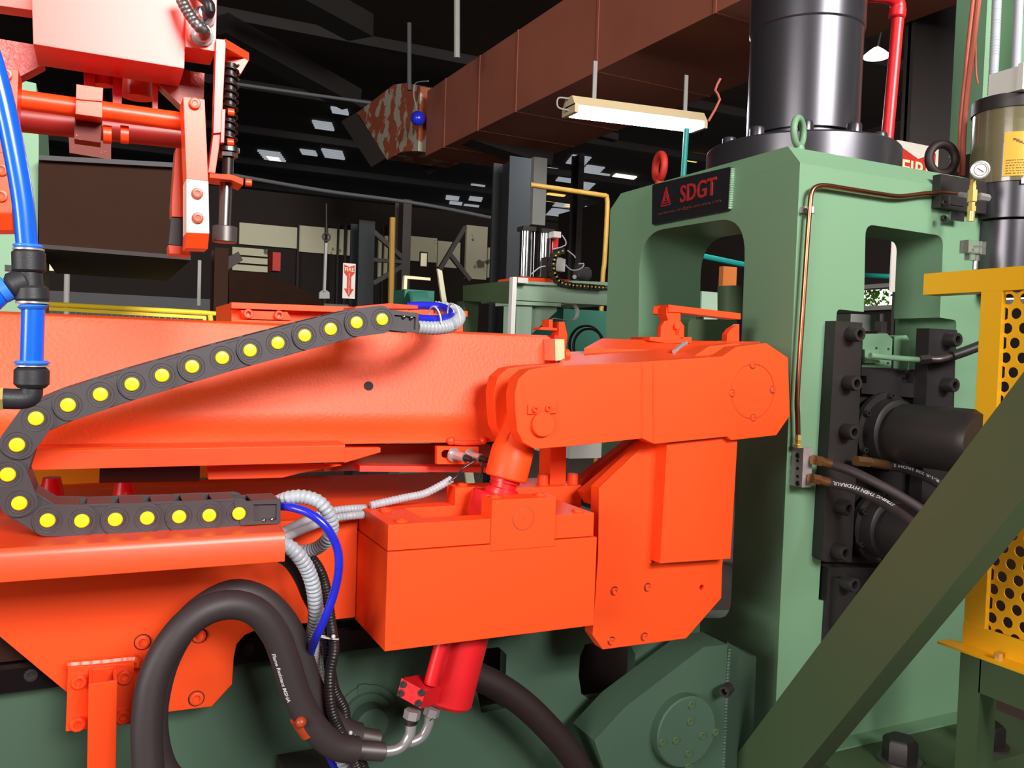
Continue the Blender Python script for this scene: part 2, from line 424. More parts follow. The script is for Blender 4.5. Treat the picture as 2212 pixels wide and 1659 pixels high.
column(772, 806, 7.5, 'column_grey', 'dark steel column just right of the red arrow fire sign', 476)
column(866, 884, 9., 'steel_dark', 'narrow dark steel column between the white wall panels', 430)
column(1092, 1138, 5.6, 'column_grey', 'wide grey steel column left of the chrome air cylinders', 338)
column(1240, 1252, 10., 'steel_dark', 'thin dark steel column inside the yellow pipe bend', 330, t=.2)
column(462, 492, 4.2, 'hood_brown', 'brown steel column behind the orange gripper finger', 535, t=.15)
column(1948, 2040, 4.2, 'steel_dark', 'broad dark column right of the red standpipe', -60, t=.08)
part('block_pillar', rbox(1152, 340, 1180, 486, 8.5, .5), 'block_grey', None, 'grey concrete block pillar hanging between column and yellow pipe', 'pillar')
part('corrugated_panel', rbox(2046, -40, 2110, 330, 4.6, .1), 'steel_grey', None, 'grey sheet panel behind the red rope at the top right', 'panel')
for (a, b, c, d, l) in [(806, 500, 868, 556, 'dark diagonal brace falling right from the fire sign column'), (868, 575, 806, 612, 'dark diagonal brace rising right below the cross rail'),
                        (1004, 490, 945, 590, 'thin dark brace left of the tall white wall panel'), (968, 545, 1015, 605, 'thin dark brace falling right to the green gantry')]:
    part('diagonal_brace', MB().bar(U(a, b, y=8.4+a*1e-4), U(c, d, y=8.4+a*1e-4), .045, .045), 'steel_dark', None, l, 'brace')
part('cross_rail', rbox(806, 559, 868, 567, 8.4, .06), 'steel_dark', None, 'short dark cross rail between the two dark columns', 'rail')
rod('yellow_pipe', [U(848, 470, y=7), U(838, 1010, y=7)], .025, 'pipe_ochre', 'ochre upright pipe between the two dark columns', 'pipe')
part('yellow_pipe', MB().tube([U(1145, 399, y=6), U(1295, 421, y=6)]+[U(1306, 424, y=6), U(1312, 436, y=6)]+[U(1306, 560, y=6), U(1300, 640, y=6), U(1283, 1080, y=6)], .02, 12, step=.03), 'pipe_ochre', None, 'yellow pipe with a square bend beside the green press', 'pipe')
# FIRE sign with its arrow
def fire_sign(name, c, w, h, xd, label, m='sign_white'):
    c = Vector(c); xd = Vector(xd).normalized(); nd = xd.cross(UPV)
    t = thing(name, label, 'sign', c)
    P = lambda u, v, o=0.: c+xd*(u*w)+UPV*(v*h)+nd*o
    bo = part('board', MB().prism([P(-.5, -.5), P(.5, -.5), P(.5, .5), P(-.5, .5)], -nd*.01), m, t)
    part('arrow', MB().prism([P(u, v) for u, v in [(-.42, .46), (0, .40), (.42, .46), (.42, .23), (.17, .12), (.17, -.22), (.4, -.22), (0, -.46), (-.4, -.22), (-.17, -.22), (-.17, .12), (-.42, .23)]], nd*.004), 'sign_red', bo)
    part('lettering', text(MB(), 'FIRE', P(-.37, .27, .006), xd, UPV, .74*w, .11*h, .001), 'sign_cream', bo)
    m2 = MB()
    for i, ch in enumerate('EXTINGUISHER'):
        text(m2, ch, P(-.05, .17-i*.05, .006), xd, UPV, (.03 if ch == 'I' else .09)*w, .034*h, .001)
    part('lettering', m2, 'sign_cream', bo)
    return t
s0 = U(754, 607, y=7.47); hh = (U(754, 569, y=7.47)-U(754, 645, y=7.47)).z; ww = (U(768, 607, y=7.47)-U(741, 607, y=7.47)).x
fire_sign('fire_sign', s0, ww, hh, (1, 0, 0), 'white sign with red FIRE arrow pointing down beside the dark column')
s0 = U(1984, 311, y=4.17); ww = (U(2030, 362, y=4.17)-U(1940, 362, y=4.17)).x
fire_sign('fire_sign', s0-Vector((0, 0, ww*1.25)), ww, ww*2.5, (1, 0, 0), 'white sign with large red FIRE arrow behind the black lifting ring')
sg = thing('notice', 'small faded notice board hanging on the pale wall panels', 'sign', U(916, 560, y=9))
part('board', rbox(907, 544, 924, 577, 9, .02), 'hood_brown', sg); part('sheet', rbox(909, 547, 922, 575, 8.99, .01), 'wall_light', sg)
# hook scale
hk = thing('hanging_hook', 'pale hoist bar with a hook frame and foot plate left of the fire sign', 'hoist', U(700, 640, y=7))
part('bar', MB().bar(U(704, 525, y=7), U(700, 630, y=7), .035, .02), 'block_grey', hk)
part('hook', MB().ring(U(705, 512, y=7), FR, .03, .007), 'steel_dark', hk)
part('cable', MB().tube([U(705, 503, y=7), U(705, 440, y=7)], .006), 'steel_dark', hk)
part('foot_plate', plate([(690, 645), (690, 632), (696, 627), (706, 627), (712, 632), (712, 645)], 7, .03), 'block_grey', hk)
# rusty duct
zb, zt = 3.6, 4.38
A = U(950, 322, z=zb); B = U(1237, 180, z=zb); dd = (B-A).normalized(); A = A-dd*.45
side = Vector((dd.y, -dd.x, 0)); side = side if side.x > 0 else -side
duct = thing('air_duct', 'large rusty orange sheet metal duct hanging under the roof', 'duct', A)
L0 = (B-A).length; cuts = [0, .55, 1.45, 2.3, L0+.35, L0+1.8, L0+3.4, L0+5.5]
for i in range(len(cuts)-1):
    p0 = A+dd*(cuts[i]+.012); p1 = A+dd*(cuts[i+1]-.012)
    part('duct_section', MB().prism([p0, p0+side*1.2, p0+side*1.2+UPV*(zt-zb), p0+UPV*(zt-zb)], p1-p0), 'rust_duct', duct)
    p2 = A+dd*cuts[i+1]-side*.005-UPV*.005
    part('flange', MB().prism([p2, p2+side*1.21, p2+side*1.21+UPV*(zt-zb+.01), p2+UPV*(zt-zb+.01)], dd*.03), 'rust_duct', duct)
def UD(px, py, off=0.):
    r = ray(px, py); t = (A+side*off-CAM).dot(side)/r.dot(side); return CAM+r*t
part('outlet_elbow', MB().prism([UD(*p) for p in [(772, 243), (850, 183), (878, 179), (908, 187), (903, 326), (868, 327), (836, 345)]], side*.9), 'peeling_duct', duct, label='outlet elbow with paint peeling off in white patches')
oc = [UD(770, 246), UD(834, 341), UD(802, 361), UD(738, 264)]
part('outlet_mouth', MB().prism(oc, side*.03).prism([p+side*.87 for p in oc], side*.03).prism([oc[0], oc[3], oc[3]+side*.9, oc[0]+side*.9], (0, 0, .02)), 'duct_inside', duct)
part('blue_bulb', MB().ball(UD(903, 256, -.1), .09, 14), 'tube_deep_blue', duct)
part('cord', MB().tube([UD(925, 175, -.05), UD(898, 180, -.06), UD(894, 205, -.08), UD(901, 240, -.1)], .008), 'block_grey', duct)
# fluorescent fixture
Yl = 5.2; a = U(1228, 232, y=Yl); b = U(1512, 268, y=Yl); ax = (b-a); axn = ax.normalized()
fx = thing('fluorescent_lamp', 'lit twin tube fluorescent lamp hanging below the duct', 'lamp', (a+b)/2)
h0 = .07
part('housing', MB().prism([a+Vector((0, -.09, 0)), a+Vector((0, .09, 0)), a+Vector((0, .045, h0)), a+Vector((0, -.045, h0))], ax), 'lamp_shade', fx)
for s in (-1, 1):
    q = Vector((0, .045*s, -.03)); part('tube', MB().cyl(a+axn*.04+q, b-axn*.04+q, .025, n=12), 'lamp_glow', fx)
for e in (a, b-axn*.03): part('end_cap', MB().box((e.x, e.y-.09, e.z-.05), (e.x+.03, e.y+.09, e.z+.01)), 'lamp_shade', fx)
part('hanger', MB().bar(a+axn*.2+UPV*.07, a+axn*.2+UPV*.34, .03, .01), 'block_grey', fx)
part('hanger', MB().bar(b-axn*.14+UPV*.07, b-axn*.14+UPV*.34, .03, .01), 'block_grey', fx)
part('cord', MB().tube([a+UPV*.06, a+Vector((-.08, 0, .05)), a+Vector((-.08, 0, -.01)), a+Vector((0, 0, -.02))], .006), 'block_grey', fx)
l = bpy.data.lights.new('fluorescent_light', 'AREA'); l.shape = 'RECTANGLE'; l.size = ax.length; l.size_y = .15; l.energy = 28; l.color = (.85, .93, 1)
lo = bpy.data.objects.new('fluorescent_light', l); COL.objects.link(lo); lo.location = (a+b)/2+Vector((0, 0, -.08)); lo.parent = None
lo.rotation_euler = (0, 0, math.atan2(ax.y, ax.x))
dm = thing('dome_lamp', 'lit round dome lamp hanging between black cylinder and red standpipe', 'lamp', U(1893, 118, y=6))
part('glass_dome', MB().lathe(U(1893, 124, y=6), UPV, [(0, .115), (.02, .115), (.06, .07), (.09, .03)], 24), 'dome_glow', dm)
part('cord', MB().tube([U(1896, 100, y=6), U(1905, 60, y=6)], .01), 'steel_dark', dm)
rod('teal_pipe', [U(1483, 278, y=4.6), U(1473, 430, y=4.6)], .018, 'teal', 'teal upright pipe behind the black name plate edge', 'pipe')
rod('teal_pipe', [U(1500, 550, y=5), U(1700, 585, y=5), U(1990, 600, y=5)], .02, 'teal', 'teal level pipe seen through both press openings', 'pipe')
rod('bent_cable', [U(1556, 170, y=4.4), U(1545, 195, y=4.4), U(1555, 215, y=4.4), U(1530, 262, y=4.4)], .008, 'rope_red', 'red bent cable hanging left of the black cylinder', 'cable')
# ================================================================ machines behind
hd = thing('machine_hood', 'large brown machine hood behind the orange gripper', 'machine', U(250, 545, y=2.7))
part('hood_body', MB().prism(PY([(84, 345), (408, 362), (412, 553), (84, 527)], 2.7), (0, .9, 0)), 'hood_brown', hd)
part('hood_rim', MB().prism(PY([(84, 527), (412, 553), (412, 562), (84, 536)], 2.66), (0, .98, 0)), 'steel_dark', hd)
part('hood_plate', MB().prism(PY([(148, 288), (240, 300), (240, 345), (150, 330)], 2.75), (0, .05, 0)), 'worn_red', hd)
part('hood_beam', MB().prism(PY([(84, 335), (390, 352), (390, 362), (84, 345)], 2.68), (0, .1, 0)), 'steel_grey', hd)
part('green_cabinet', MB().prism(PY([(-60, 150), (78, 180), (84, 300), (80, 700), (-60, 700)], 2.75), (0, .6, 0)), 'green_paint', None, 'pale green machine side at the left edge behind the blue hose', 'cabinet')
fr = thing('pipe_frame', 'cream pipe frame with a level bar and upright leg in the dark hall', 'frame', U(235, 660, y=7))
part('bar', MB().bar(U(104, 576, y=7), U(371, 587, y=7), .05, .06), 'wall_light', fr)
part('leg', MB().tube([U(145, 584, y=7), U(143, 690, y=7)], .02), 'block_grey', fr)
part('leg', rbox(427, 562, 434, 660, 7, .03), 'block_grey', fr)
part('sticker', rbox(232, 575, 291, 584, 6.93, .01), 'aluminium', fr)
part('conveyor_cover', plate([(495, 588), (560, 588), (640, 618), (700, 655), (700, 760), (495, 760)], 12, .5), 'hood_brown', None, 'brown sloping conveyor cover below the louvred wall panels', 'cover')
part('red_cabinet', rbox(589, 545, 606, 585, 13, .3), 'sign_red', None, 'small dull red cabinet far back beside the louvred wall panels', 'cabinet')
part('flood_light', MB().prism(PY([(484, 560), (515, 543), (525, 562), (492, 583)], 6), (0, .1, 0)).bar(U(480, 540, y=6), U(478, 660, y=6), .03, .03), 'steel_dark', None, 'dark tilted floodlight on a pole right of the rod foot', 'lamp')
sl = thing('work_lamp', 'small bright lamp under the cream pipe bar', 'lamp', U(343, 600, y=6.9))
part('lamp_face', rbox(334, 587, 352, 603, 6.9, .04), 'dome_glow', sl); part('hanger', rbox(346, 568, 349, 588, 6.88, .02), 'steel_dark', sl)
part('low_partition', rbox(60, 636, 460, 720, 9, .1), 'steel_grey', None, 'grey low partition behind the yellow fence', 'partition')
fe = thing('yellow_fence', 'yellow tube fence with thin bars behind the orange beam', 'fence', U(280, 690, y=4))
part('top_rail', MB().tube([U(-40, 648, y=4), U(100, 657, y=4), U(445, 676, y=4), U(452, 679, y=4), U(455, 690, y=4), U(454, 760, y=4)], .011, 12, step=.05), 'fence_yellow', fe)
part('inner_rail', MB().bar(U(-40, 659, y=4), U(444, 686, y=4), .012, .014), 'fence_yellow', fe)
part('post', MB().bar(U(442, 684, y=4), U(440, 800, y=4), .014, .014), 'fence_yellow', fe)
for i in range(36):
    x_ = -30+i*12.9; y_ = 664+i*12.9*.0556; p = U(x_, y_-3, y=4.005)
    part('wire', MB().box((p.x-.0016, 4.0, p.z-.25), (p.x+.0016, 4.004, p.z)), 'block_grey', fe)
og = thing('orange_carriage', 'orange machine carriage with two roller pins behind the beam', 'carriage', U(700, 700, y=2.1))
part('frame_plate', plate([(500, 654), (770, 664), (1000, 680), (1000, 735), (500, 705)], 2.12, .3), 'orange_paint', og)
part('top_strip', plate([(500, 653), (1010, 672), (1010, 684), (500, 666)], 2.08, .04), 'orange_paint', og)
part('lower_strip', plate([(500, 690), (640, 694), (640, 705), (500, 702)], 2.08, .04), 'orange_paint', og)
part('roller_slot', plate([(520, 670), (620, 673), (632, 692), (528, 689)], 2.09, .03), 'orange_paint', og)
for p in ((535, 678), (601, 681)): bolt(og, U(*p, y=2.09), FR, .0115, .014, 'orange_gloss', 'roller_pin')
# green gantry with air cylinders
Yg = 3.1
gt = thing('green_gantry', 'pale green gantry machine beside the press', 'machine', U(1180, 730, y=Yg))
part('beam', MB().prism(PY([(1115, 612), (1320, 622), (1320, 660), (1115, 648)], Yg), (0, .35, 0)), 'far_green', gt)
part('beam_flange', MB().prism(PY([(1113, 606), (1320, 617), (1320, 623), (1113, 612)], Yg-.02), (0, .4, 0)), 'far_green', gt)
part('left_beam', MB().prism(PX([(1000, 617), (1104, 606), (1104, 655), (1000, 650)], U(1104, 630, y=Yg).x), (.02, 0, 0)), 'green_dark', gt)
part('left_leg', MB().prism(PY([(1002, 650), (1035, 650), (1030, 740), (1000, 740)], Yg+.5), (0, .08, 0)), 'green_dark', gt)
part('leg', plate([(1116, 652), (1150, 654), (1146, 745), (1113, 745)], Yg, .12), 'far_green', gt)
part('bracket_plate', plate([(1115, 650), (1212, 655), (1212, 662), (1115, 658)], Yg-.02, .2), 'far_green', gt)
part('gusset', plate([(1148, 660), (1203, 664), (1203, 672), (1148, 722)], Yg+.02, .05), 'far_green', gt)
part('corner_post', plate([(1108, 598), (1117, 598), (1111, 745), (1102, 745)], Yg-.05, .03), 'white_post', gt, label='white corner post')
part('corner_block', rbox(1119, 600, 1141, 611, Yg-.05, .05), 'white_plastic', gt)
part('rail_cover', plate([(1236, 606), (1320, 610), (1320, 618), (1236, 616)], Yg-.03, .05), 'far_green', gt)
cg = thing('red_slide_plate', 'red slide plate on top of the green gantry', 'plate', U(1170, 605, y=Yg+.05))
part('plate', plate([(1120, 598), (1232, 604), (1232, 614), (1120, 608)], Yg+.03, .2), 'orange_gloss', cg)
part('post', plate([(1195, 500), (1208, 500), (1204, 560), (1192, 560)], Yg+.1, .03), 'red_paint', cg)
for px, t_, lb in ((1138, 500, 'left chrome air cylinder standing on the green gantry'), (1178, 505, 'right chrome air cylinder behind the small cable chain')):
    c = thing('air_cylinder', lb, 'cylinder', U(px, 598, y=Yg+.12), 'chrome cylinders on the gantry')
    b0 = U(px-4, 598, y=Yg+.12); t0 = Vector((b0.x, b0.y, U(px, t_, y=Yg+.12).z))
    part('barrel', MB().cyl(b0, t0, .027, n=24), 'chrome', c)
    part('head', MB().box((t0.x-.03, t0.y-.03, t0.z), (t0.x+.03, t0.y+.03, t0.z+.018)), 'steel_dark', c)
    for sx in (-1, 1): part('tie_rod', MB().cyl(b0+Vector((sx*.028, -.02, 0)), t0+Vector((sx*.028, -.02, 0)), .002, n=6), 'steel', c)
part('valve_block', rbox(1196, 500, 1212, 513, Yg+.05, .04), 'white_plastic', None, 'small white valve on the red post above the gantry', 'valve')
part('junction_box', plate([(1204, 554), (1222, 560), (1220, 587), (1200, 584)], Yg, .03), 'white_plastic', None, 'small white junction box inside the curved cable chain', 'box')
ch = thing('cable_chain', 'small far black cable chain with yellow dots curving on the gantry', 'cable chain', U(1200, 600, y=Yg-.03))
cp = [(1215, 542), (1206, 545), (1200, 552), (1197, 561), (1195, 570), (1196, 580), (1198, 590), (1202, 598), (1207, 606), (1214, 611), (1222, 614), (1230, 615)]+[(1238+8*i, 616.5+i*.6) for i in range(10)]
cps = [U(*p, y=Yg-.04) for p in cp]
for i in range(len(cps)-1):
    part('chain_link', MB().prism([cps[i]+q for q in (Vector((-.011, 0, -.011)), Vector((.011, 0, -.011)), Vector((.011, 0, .011)), Vector((-.011, 0, .011)))], (0, .03, 0)), 'steel_dark', ch)
    part('pin', MB().cyl(cps[i]+Vector((0, -.001, 0)), cps[i]+Vector((0, -.004, 0)), .0033, n=8), 'pin_yellow', ch)
mo = thing('electric_motor', 'dark grey electric motor on the green gantry rail', 'motor', U(1258, 605, y=Yg))
m0 = U(1243, 592, y=Yg); m1 = U(1282, 592, y=Yg)
part('casing', MB().lathe(m0, m1-m0, [(0, .02), (.006, .026), (.04, .026), (.041, .028), (.06, .028), (.068, .02)], 20), 'steel_grey', mo)
part('terminal_box', rbox(1248, 572, 1262, 582, Yg-.01, .03), 'steel_dark', mo)
part('shaft_cover', MB().cyl(U(1241, 598, y=Yg-.03), U(1241, 598, y=Yg-.05), .0085, n=16), 'aluminium', mo)
for pts, nm in (([(1214, 508), (1222, 520), (1221, 530), (1205, 536), (1194, 538)], 'grey air line looping right of the small white valve'), ([(1222, 572), (1232, 582), (1245, 584), (1258, 578), (1261, 570), (1250, 570)], 'grey cable sagging from junction box to motor'), ([(1148, 592), (1165, 578), (1178, 575)], 'grey air line in front of the right chrome cylinder'), ([(1226, 541), (1240, 552), (1243, 557)], 'grey cable end beside the small cable chain')):
    rod('thin_cable', [U(*p, y=Yg-.06) for p in pts], .0028, 'conduit_grey', nm, 'cable')
part('valve_island', rbox(1181, 555, 1190, 600, Yg+.02, .05), 'steel_dark', None, 'dark valve bank between chrome cylinder and small cable chain', 'valve')
tp = thing('hoop_guide', 'bright metal hoop strip curling from the green gantry', 'strip', U(1245, 690, y=Yg-.2))
hp = [(1205, 660), (1232, 656), (1246, 660), (1252, 674), (1246, 690), (1230, 693), (1200, 688)]; mb = MB()
hc = curve([U(*p, y=Yg-.2) for p in hp], .01)
for i in range(len(hc)-1): mb.prism([hc[i], hc[i]+Vector((0, .03, 0)), hc[i]+Vector((0, .03, .002)), hc[i]+Vector((0, 0, .002))], hc[i+1]-hc[i])
part('strip', mb, 'aluminium', tp)
rg = thing('red_gripper', 'small red machine arms under the green gantry', 'machine', U(1185, 735, y=2.5))
part('arm', plate([(1208, 695), (1219, 695), (1226, 725), (1222, 760), (1205, 760)], 2.5, .05), 'orange_gloss', rg)
part('arm', plate([(1186, 690), (1194, 690), (1194, 708), (1204, 709), (1204, 714), (1165, 712), (1168, 707), (1186, 707)], 2.5, .05), 'orange_gloss', rg)
part('base', plate([(1148, 723), (1205, 727), (1205, 760), (1148, 760)], 2.5, .05), 'orange_gloss', rg)
part('cabinet_panel', rbox(1215, 670, 1330, 790, 3.6, .5), 'machine_teal', None, 'teal machine casing behind the coiled black cable', 'cabinet')
part('cable_coil', MB().ring(U(1266, 745, y=3.3), FR, .085, .006, 40).ring(U(1272, 748, y=3.28), FR, .078, .006, 40), 'hose_brown', None, 'coiled dark cable in front of the teal machine', 'cable')
dr = thing('teal_motor', 'teal rounded motor behind the cable chain end', 'motor', U(900, 670, y=4.5))
part('body', MB().cyl(U(880, 655, y=4.5), U(925, 655, y=4.5), .065, n=24, ch=.01), 'machine_teal', dr); part('base', rbox(866, 626, 930, 1200, 4.62, .2), 'machine_teal', dr)
part('cream_frame', plate([(874, 595), (930, 600), (930, 606), (880, 602), (879, 627), (872, 627)], 6, .04), 'sign_cream', None, 'cream corner frame above the teal motor', 'frame')
part('leaning_board', plate([(945, 580), (955, 585), (1050, 1200), (1030, 1200)], 4.8, .02), 'wall_light', None, 'pale board leaning left of the green gantry', 'board')
part('orange_plank', rbox(1551, 575, 1580, 1150, 4.2, .04), 'plank_orange', None, 'orange brown plank seen through the press opening', 'plank')
part('green_box', rbox(1505, 630, 1550, 1180, 3.4, .3), 'far_green', None, 'green machine casing left of the plank in the press opening', 'casing')
part('white_cabinet', rbox(1232, 950, 1300, 990, 3.4, .4), 'white_plastic', None, 'white cabinet glimpsed under the orange lever', 'cabinet')
part('yellow_beam', plate([(-40, 1008), (560, 1000), (720, 1018), (560, 1026), (-40, 1055)], 2.05, .1), 'guard_yellow', None, 'yellow beam glimpsed below the orange rail', 'beam')
# ================================================================ green press
Yp = 1.6; Xp = U(1706, 850, y=Yp).x; Xr = U(2109, 850, y=Yp).x
Yf = U(1313, 600, x=Xp).y
z1 = U(1735, 352, y=Yp).z; q = U(1702, 316, x=Xp); zt = q.z; Yc = q.y; Yd = U(1342, 404, x=Xp).y; z2 = U(1320, 452, x=Xp).z
zfoot = U(1950, 1566, y=Yp).z
pr = thing('forging_press', 'large green steel press frame carrying the black name plate', 'press', ((Xp+Xr)/2, (Yp+Yf)/2, 0))
zq = min(z1, z2)-.001; YW = Yp+.15
hp = rounded(PX([(1372, 1335), (1382, 503), (1612, 466), (1578, 1335)], Xp), .1, 8, {1: .13, 2: .11, 0: .03, 3: .05})
mb = MB().prism([(Xp, YW, zfoot), (Xp, YW, zq), (Xp, Yf, zq), (Xp, Yf, zfoot)], (.24, 0, 0), [hp])
XR = Xr-.1
mb.prism([(XR, YW, zfoot), (XR, YW, zq), (XR, Yf, zq), (XR, Yf, zfoot)], (.1, 0, 0), [[(XR, 1.8, zfoot+.1), (XR, 1.8, 1.75), (XR, 2.42, 1.75), (XR, 2.42, zfoot+.1)]])
fh = rounded(PY([(1866, 674), (1870, 484), (2038, 510), (2030, 686), (2066, 692), (2048, 1335), (1768, 1296), (1808, 668)], Yp), .03, 6, {1: .03, 2: .03, 4: .012, 7: .012})
mb.prism([(Xp, Yp, zfoot), (Xr, Yp, zfoot), (Xr, Yp, zq), (Xp, Yp, zq)], (0, .15, 0), [fh])
mb.prism([(Xp, y_, z_) for y_, z_ in [(Yp, zq), (Yp, z1), (Yc, zt), (Yd, zt), (Yf, z2), (Yf, zq)]], (Xr-Xp, 0, 0))
part('frame', mb, 'green_paint', pr)
def npt(px, py): return U(px, py, x=Xp-.013)
# name plate, a slab standing off the frame
NP = [(1409, 399), (1578, 360), (1572, 454), (1408, 486)]
npo = part('name_plate', MB().prism(rounded([npt(*p) for p in NP], .008, 4), (.014, 0, 0)), 'plate_black', pr, label='black name plate with red lettering')
part('weld_bead', MB().tube([U(1582, 364, x=Xp-.004), U(1580, 410, x=Xp-.004), U(1576, 452, x=Xp-.004)], .0075, 8, rib=(.006, .003)), 'weld_bright', pr)
xd = Vector((0, -1, 0)); O = npt(1470, 439)+Vector((-.001, 0, 0)); hN = (npt(1470, 401)-npt(1470, 438)).z; wN = abs((npt(1546, 420)-npt(1470, 420)).y)
part('lettering', text(MB(), 'SDGT', O, xd, UPV, wN, hN, .002), 'plate_red', npo)

part('small_lettering', text(MB(), 'www.sdgt.com.cn', npt(1421, 468)+Vector((-.001, 0, 0)), xd, UPV, abs((npt(1556, 450)-npt(1421, 450)).y), .012, .0006), 'plate_faint', npo)
lg = MB(); c = npt(1439, 424)+Vector((-.001, 0, -.005)); sy = Vector((0, -1, 0))
for s in (1., .68, .36):
    a_ = c+UPV*.032*s; l_ = c-sy*.022*s-UPV*.022*s; r_2 = c+sy*.022*s-UPV*.022*s
    lg.bar(a_, l_, .0035, .0012, (1, 0, 0)).bar(a_, r_2, .0035, .0012, (1, 0, 0)).bar(l_, r_2, .0035, .0012, (1, 0, 0))
part('emblem', lg, 'plate_red', npo)
part('die_block', plate([(1487, 697), (1492, 690), (1588, 690), (1594, 694), (1580, 735), (1485, 740)], 1.98, .12), 'green_dark', pr)
part('inner_casing', plate([(1838, 678), (1895, 680), (1893, 716), (1836, 714)], 1.85, .1), 'block_grey', pr)
part('die_nut', MB().cyl(U(1512, 690, y=2.02), U(1512, 682, y=2.02), .012, n=6), 'dull_steel', pr)
part('guide_column', MB().cyl(U(1576, 690, y=2.3), U(1576, 618, y=2.3), .04, n=24), 'green_dark', pr)
# lifting rings
part('lifting_ring', MB().ring(U(1725, 285, y=Yp+.06), (.5, -1, 0), .034, .0085, 36, 12).cyl(U(1727, 345, y=Yp+.06), U(1726, 315, y=Yp+.06), .018, .012, 16), 'green_paint', pr)
part('lifting_ring', MB().ring(U(2035, 343, y=Yp+.12), (-.3, -1, 0), .042, .0125, 36, 12), 'hose_brown', pr, label='dark red brown lifting ring')
part('lifting_ring', MB().ring(U(1425, 361, x=Xp+.12), (-1, .25, 0), .041, .012, 36, 12).cyl(U(1425, 430, x=Xp+.12), U(1425, 388, x=Xp+.12), .02, .014, 16), 'sign_red', pr, label='bright red lifting ring')
# foot with hold down bolts
yf0 = 1.36
part('foot', MB().box((Xp+.08, yf0, zfoot-.05), (Xr+.12, Yp+.02, zfoot)), 'green_dark', pr)
part('foot_weld', MB().prism([(Xp+.1, Yp, zfoot), (Xr, Yp, zfoot), (Xr, Yp-.05, zfoot), (Xp+.1, Yp-.05, zfoot)], (0, 0, .004)), 'green_paint', pr)
for px, py in ((1943, 1645), (2132, 1612)):
    b0 = U(px, py, z=zfoot)
    part('washer', MB().cyl(b0, b0+UPV*.008, .052, n=28), 'dull_steel', pr)
    part('hex_bolt', MB().lathe(b0+UPV*.008, UPV, [(0, .041), (.045, .041), (.053, .035)], 6, .3), 'black_steel', pr)
# gusset, pivot disc and weld on the left foot
part('gusset', MB().prism(PY([(1572, 1392), (1520, 1398), (1350, 1528), (1284, 1600), (1318, 1700), (1558, 1700)], 1.48), (0, .09, 0)), 'shaded_green', pr)
part('gusset_web', plate([(1570, 1386), (1618, 1416), (1634, 1418), (1622, 1700), (1550, 1700)], 1.53, .08), 'shaded_green', pr)
part('weld_bead', MB().tube([U(1575, 1400, y=1.485), U(1570, 1460, y=1.485), U(1560, 1659, y=1.485)], .006, 8, rib=(.007, .003)), 'shaded_green', pr)
dc = U(1485, 1582, y=1.455)
part('pivot_disc', MB().lathe(dc, (0, 1, 0), [(0, .074), (.003, .077), (.03, .077)], 40), 'shaded_green', pr)
for p in ((1492, 1522), (1490, 1558), (1516, 1588), (1544, 1581), (1459, 1598), (1430, 1603), (1486, 1627), (1486, 1656)): bolt(pr, U(*p, y=1.456), FR, .0085, .004, 'green_dark')
bolt(pr, U(1574, 1486, y=1.46), (-1, -.6, 0), .013, .03, 'black_steel')
# ------------------------------------------------ black press cylinder
cx = U(1700, 600, x=(Xp+Xr)/2).x; cy = 1.93
cc = U(1732, 300, y=cy); cc = Vector((cc.x, cy, zt))
pc = thing('press_cylinder', 'big glossy black hydraulic cylinder bolted on top of the green press', 'cylinder', cc)
ztf = U(1740, 290, y=cy-.2).z
Rf = .272; Rb = .158
part('flange', MB().lathe(cc, UPV, [(0, Rf), (.075, Rf), (.08, Rf-.005)], 72), 'black_gloss', pc)
part('base_ring', MB().lathe(cc+UPV*.08, UPV, [(0, Rb-.012), (.045, Rb-.012)], 60), 'black_gloss', pc)
part('barrel', MB().lathe(cc+UPV*.12, UPV, [(0, Rb), (.3, Rb), (.305, Rb+.004), (.6, Rb+.004)], 72), 'black_gloss', pc)
for i in range(10):
    w = 2*pi*(i+.35)/10; p = cc+Vector((cos(w)*.215, sin(w)*.215, .08)); bolt(pc, p, UPV, .02, .035, 'black_gloss')
rp = thing('red_standpipe', 'bright red upright pipe with elbow beside the black cylinder', 'pipe', U(1920, 300, y=1.8))
part('pipe', MB().cyl(U(1915, 318, y=1.86), U(1940, 38, y=1.86), .0175, n=24), 'red_paint', rp)
part('elbow', MB().cyl(U(1937, 40, y=1.86), U(1940, 18, y=1.86), .024, n=20, ch=.004).tube([U(1940, 25, y=1.86), U(1938, 5, y=1.86), U(1920, -8, y=1.86), U(1880, -12, y=1.86)], .022, 16), 'red_paint', rp)
# ------------------------------------------------ black roll box in the front opening
rb = thing('roll_housing', 'black bolted housing with motor in the front opening of the press', 'housing', U(1900, 1200, y=1.6))
part('side_strip', plate([(1806, 693), (1863, 697), (1856, 900), (1840, 1214), (1784, 1214), (1776, 1206)], 1.565, .04), 'black_steel', rb)
part('back_plate', plate([(1858, 795), (2010, 800), (1995, 1216), (1830, 1216)], 1.62, .05), 'black_steel', rb)
part('side_strip', plate([(2008, 709), (2068, 713), (2057, 880), (2040, 1216), (1984, 1216), (1999, 900)], 1.565, .04), 'black_steel', rb)
part('lower_plate', plate([(1790, 1226), (1985, 1226), (1980, 1330), (1778, 1420)], 1.59, .04), 'black_steel', rb)
part('lower_strip', plate([(1812, 1250), (1850, 1250), (1845, 1420), (1805, 1420)], 1.565, .03), 'black_steel', rb)
part('key_block', plate([(1861, 793), (1956, 800), (1956, 815), (1948, 815), (1948, 828), (1973, 828), (1975, 803), (1990, 803), (1985, 860), (1861, 850), (1861, 828), (1872, 828), (1872, 812), (1861, 812)], 1.6, .03), 'black_steel', rb)
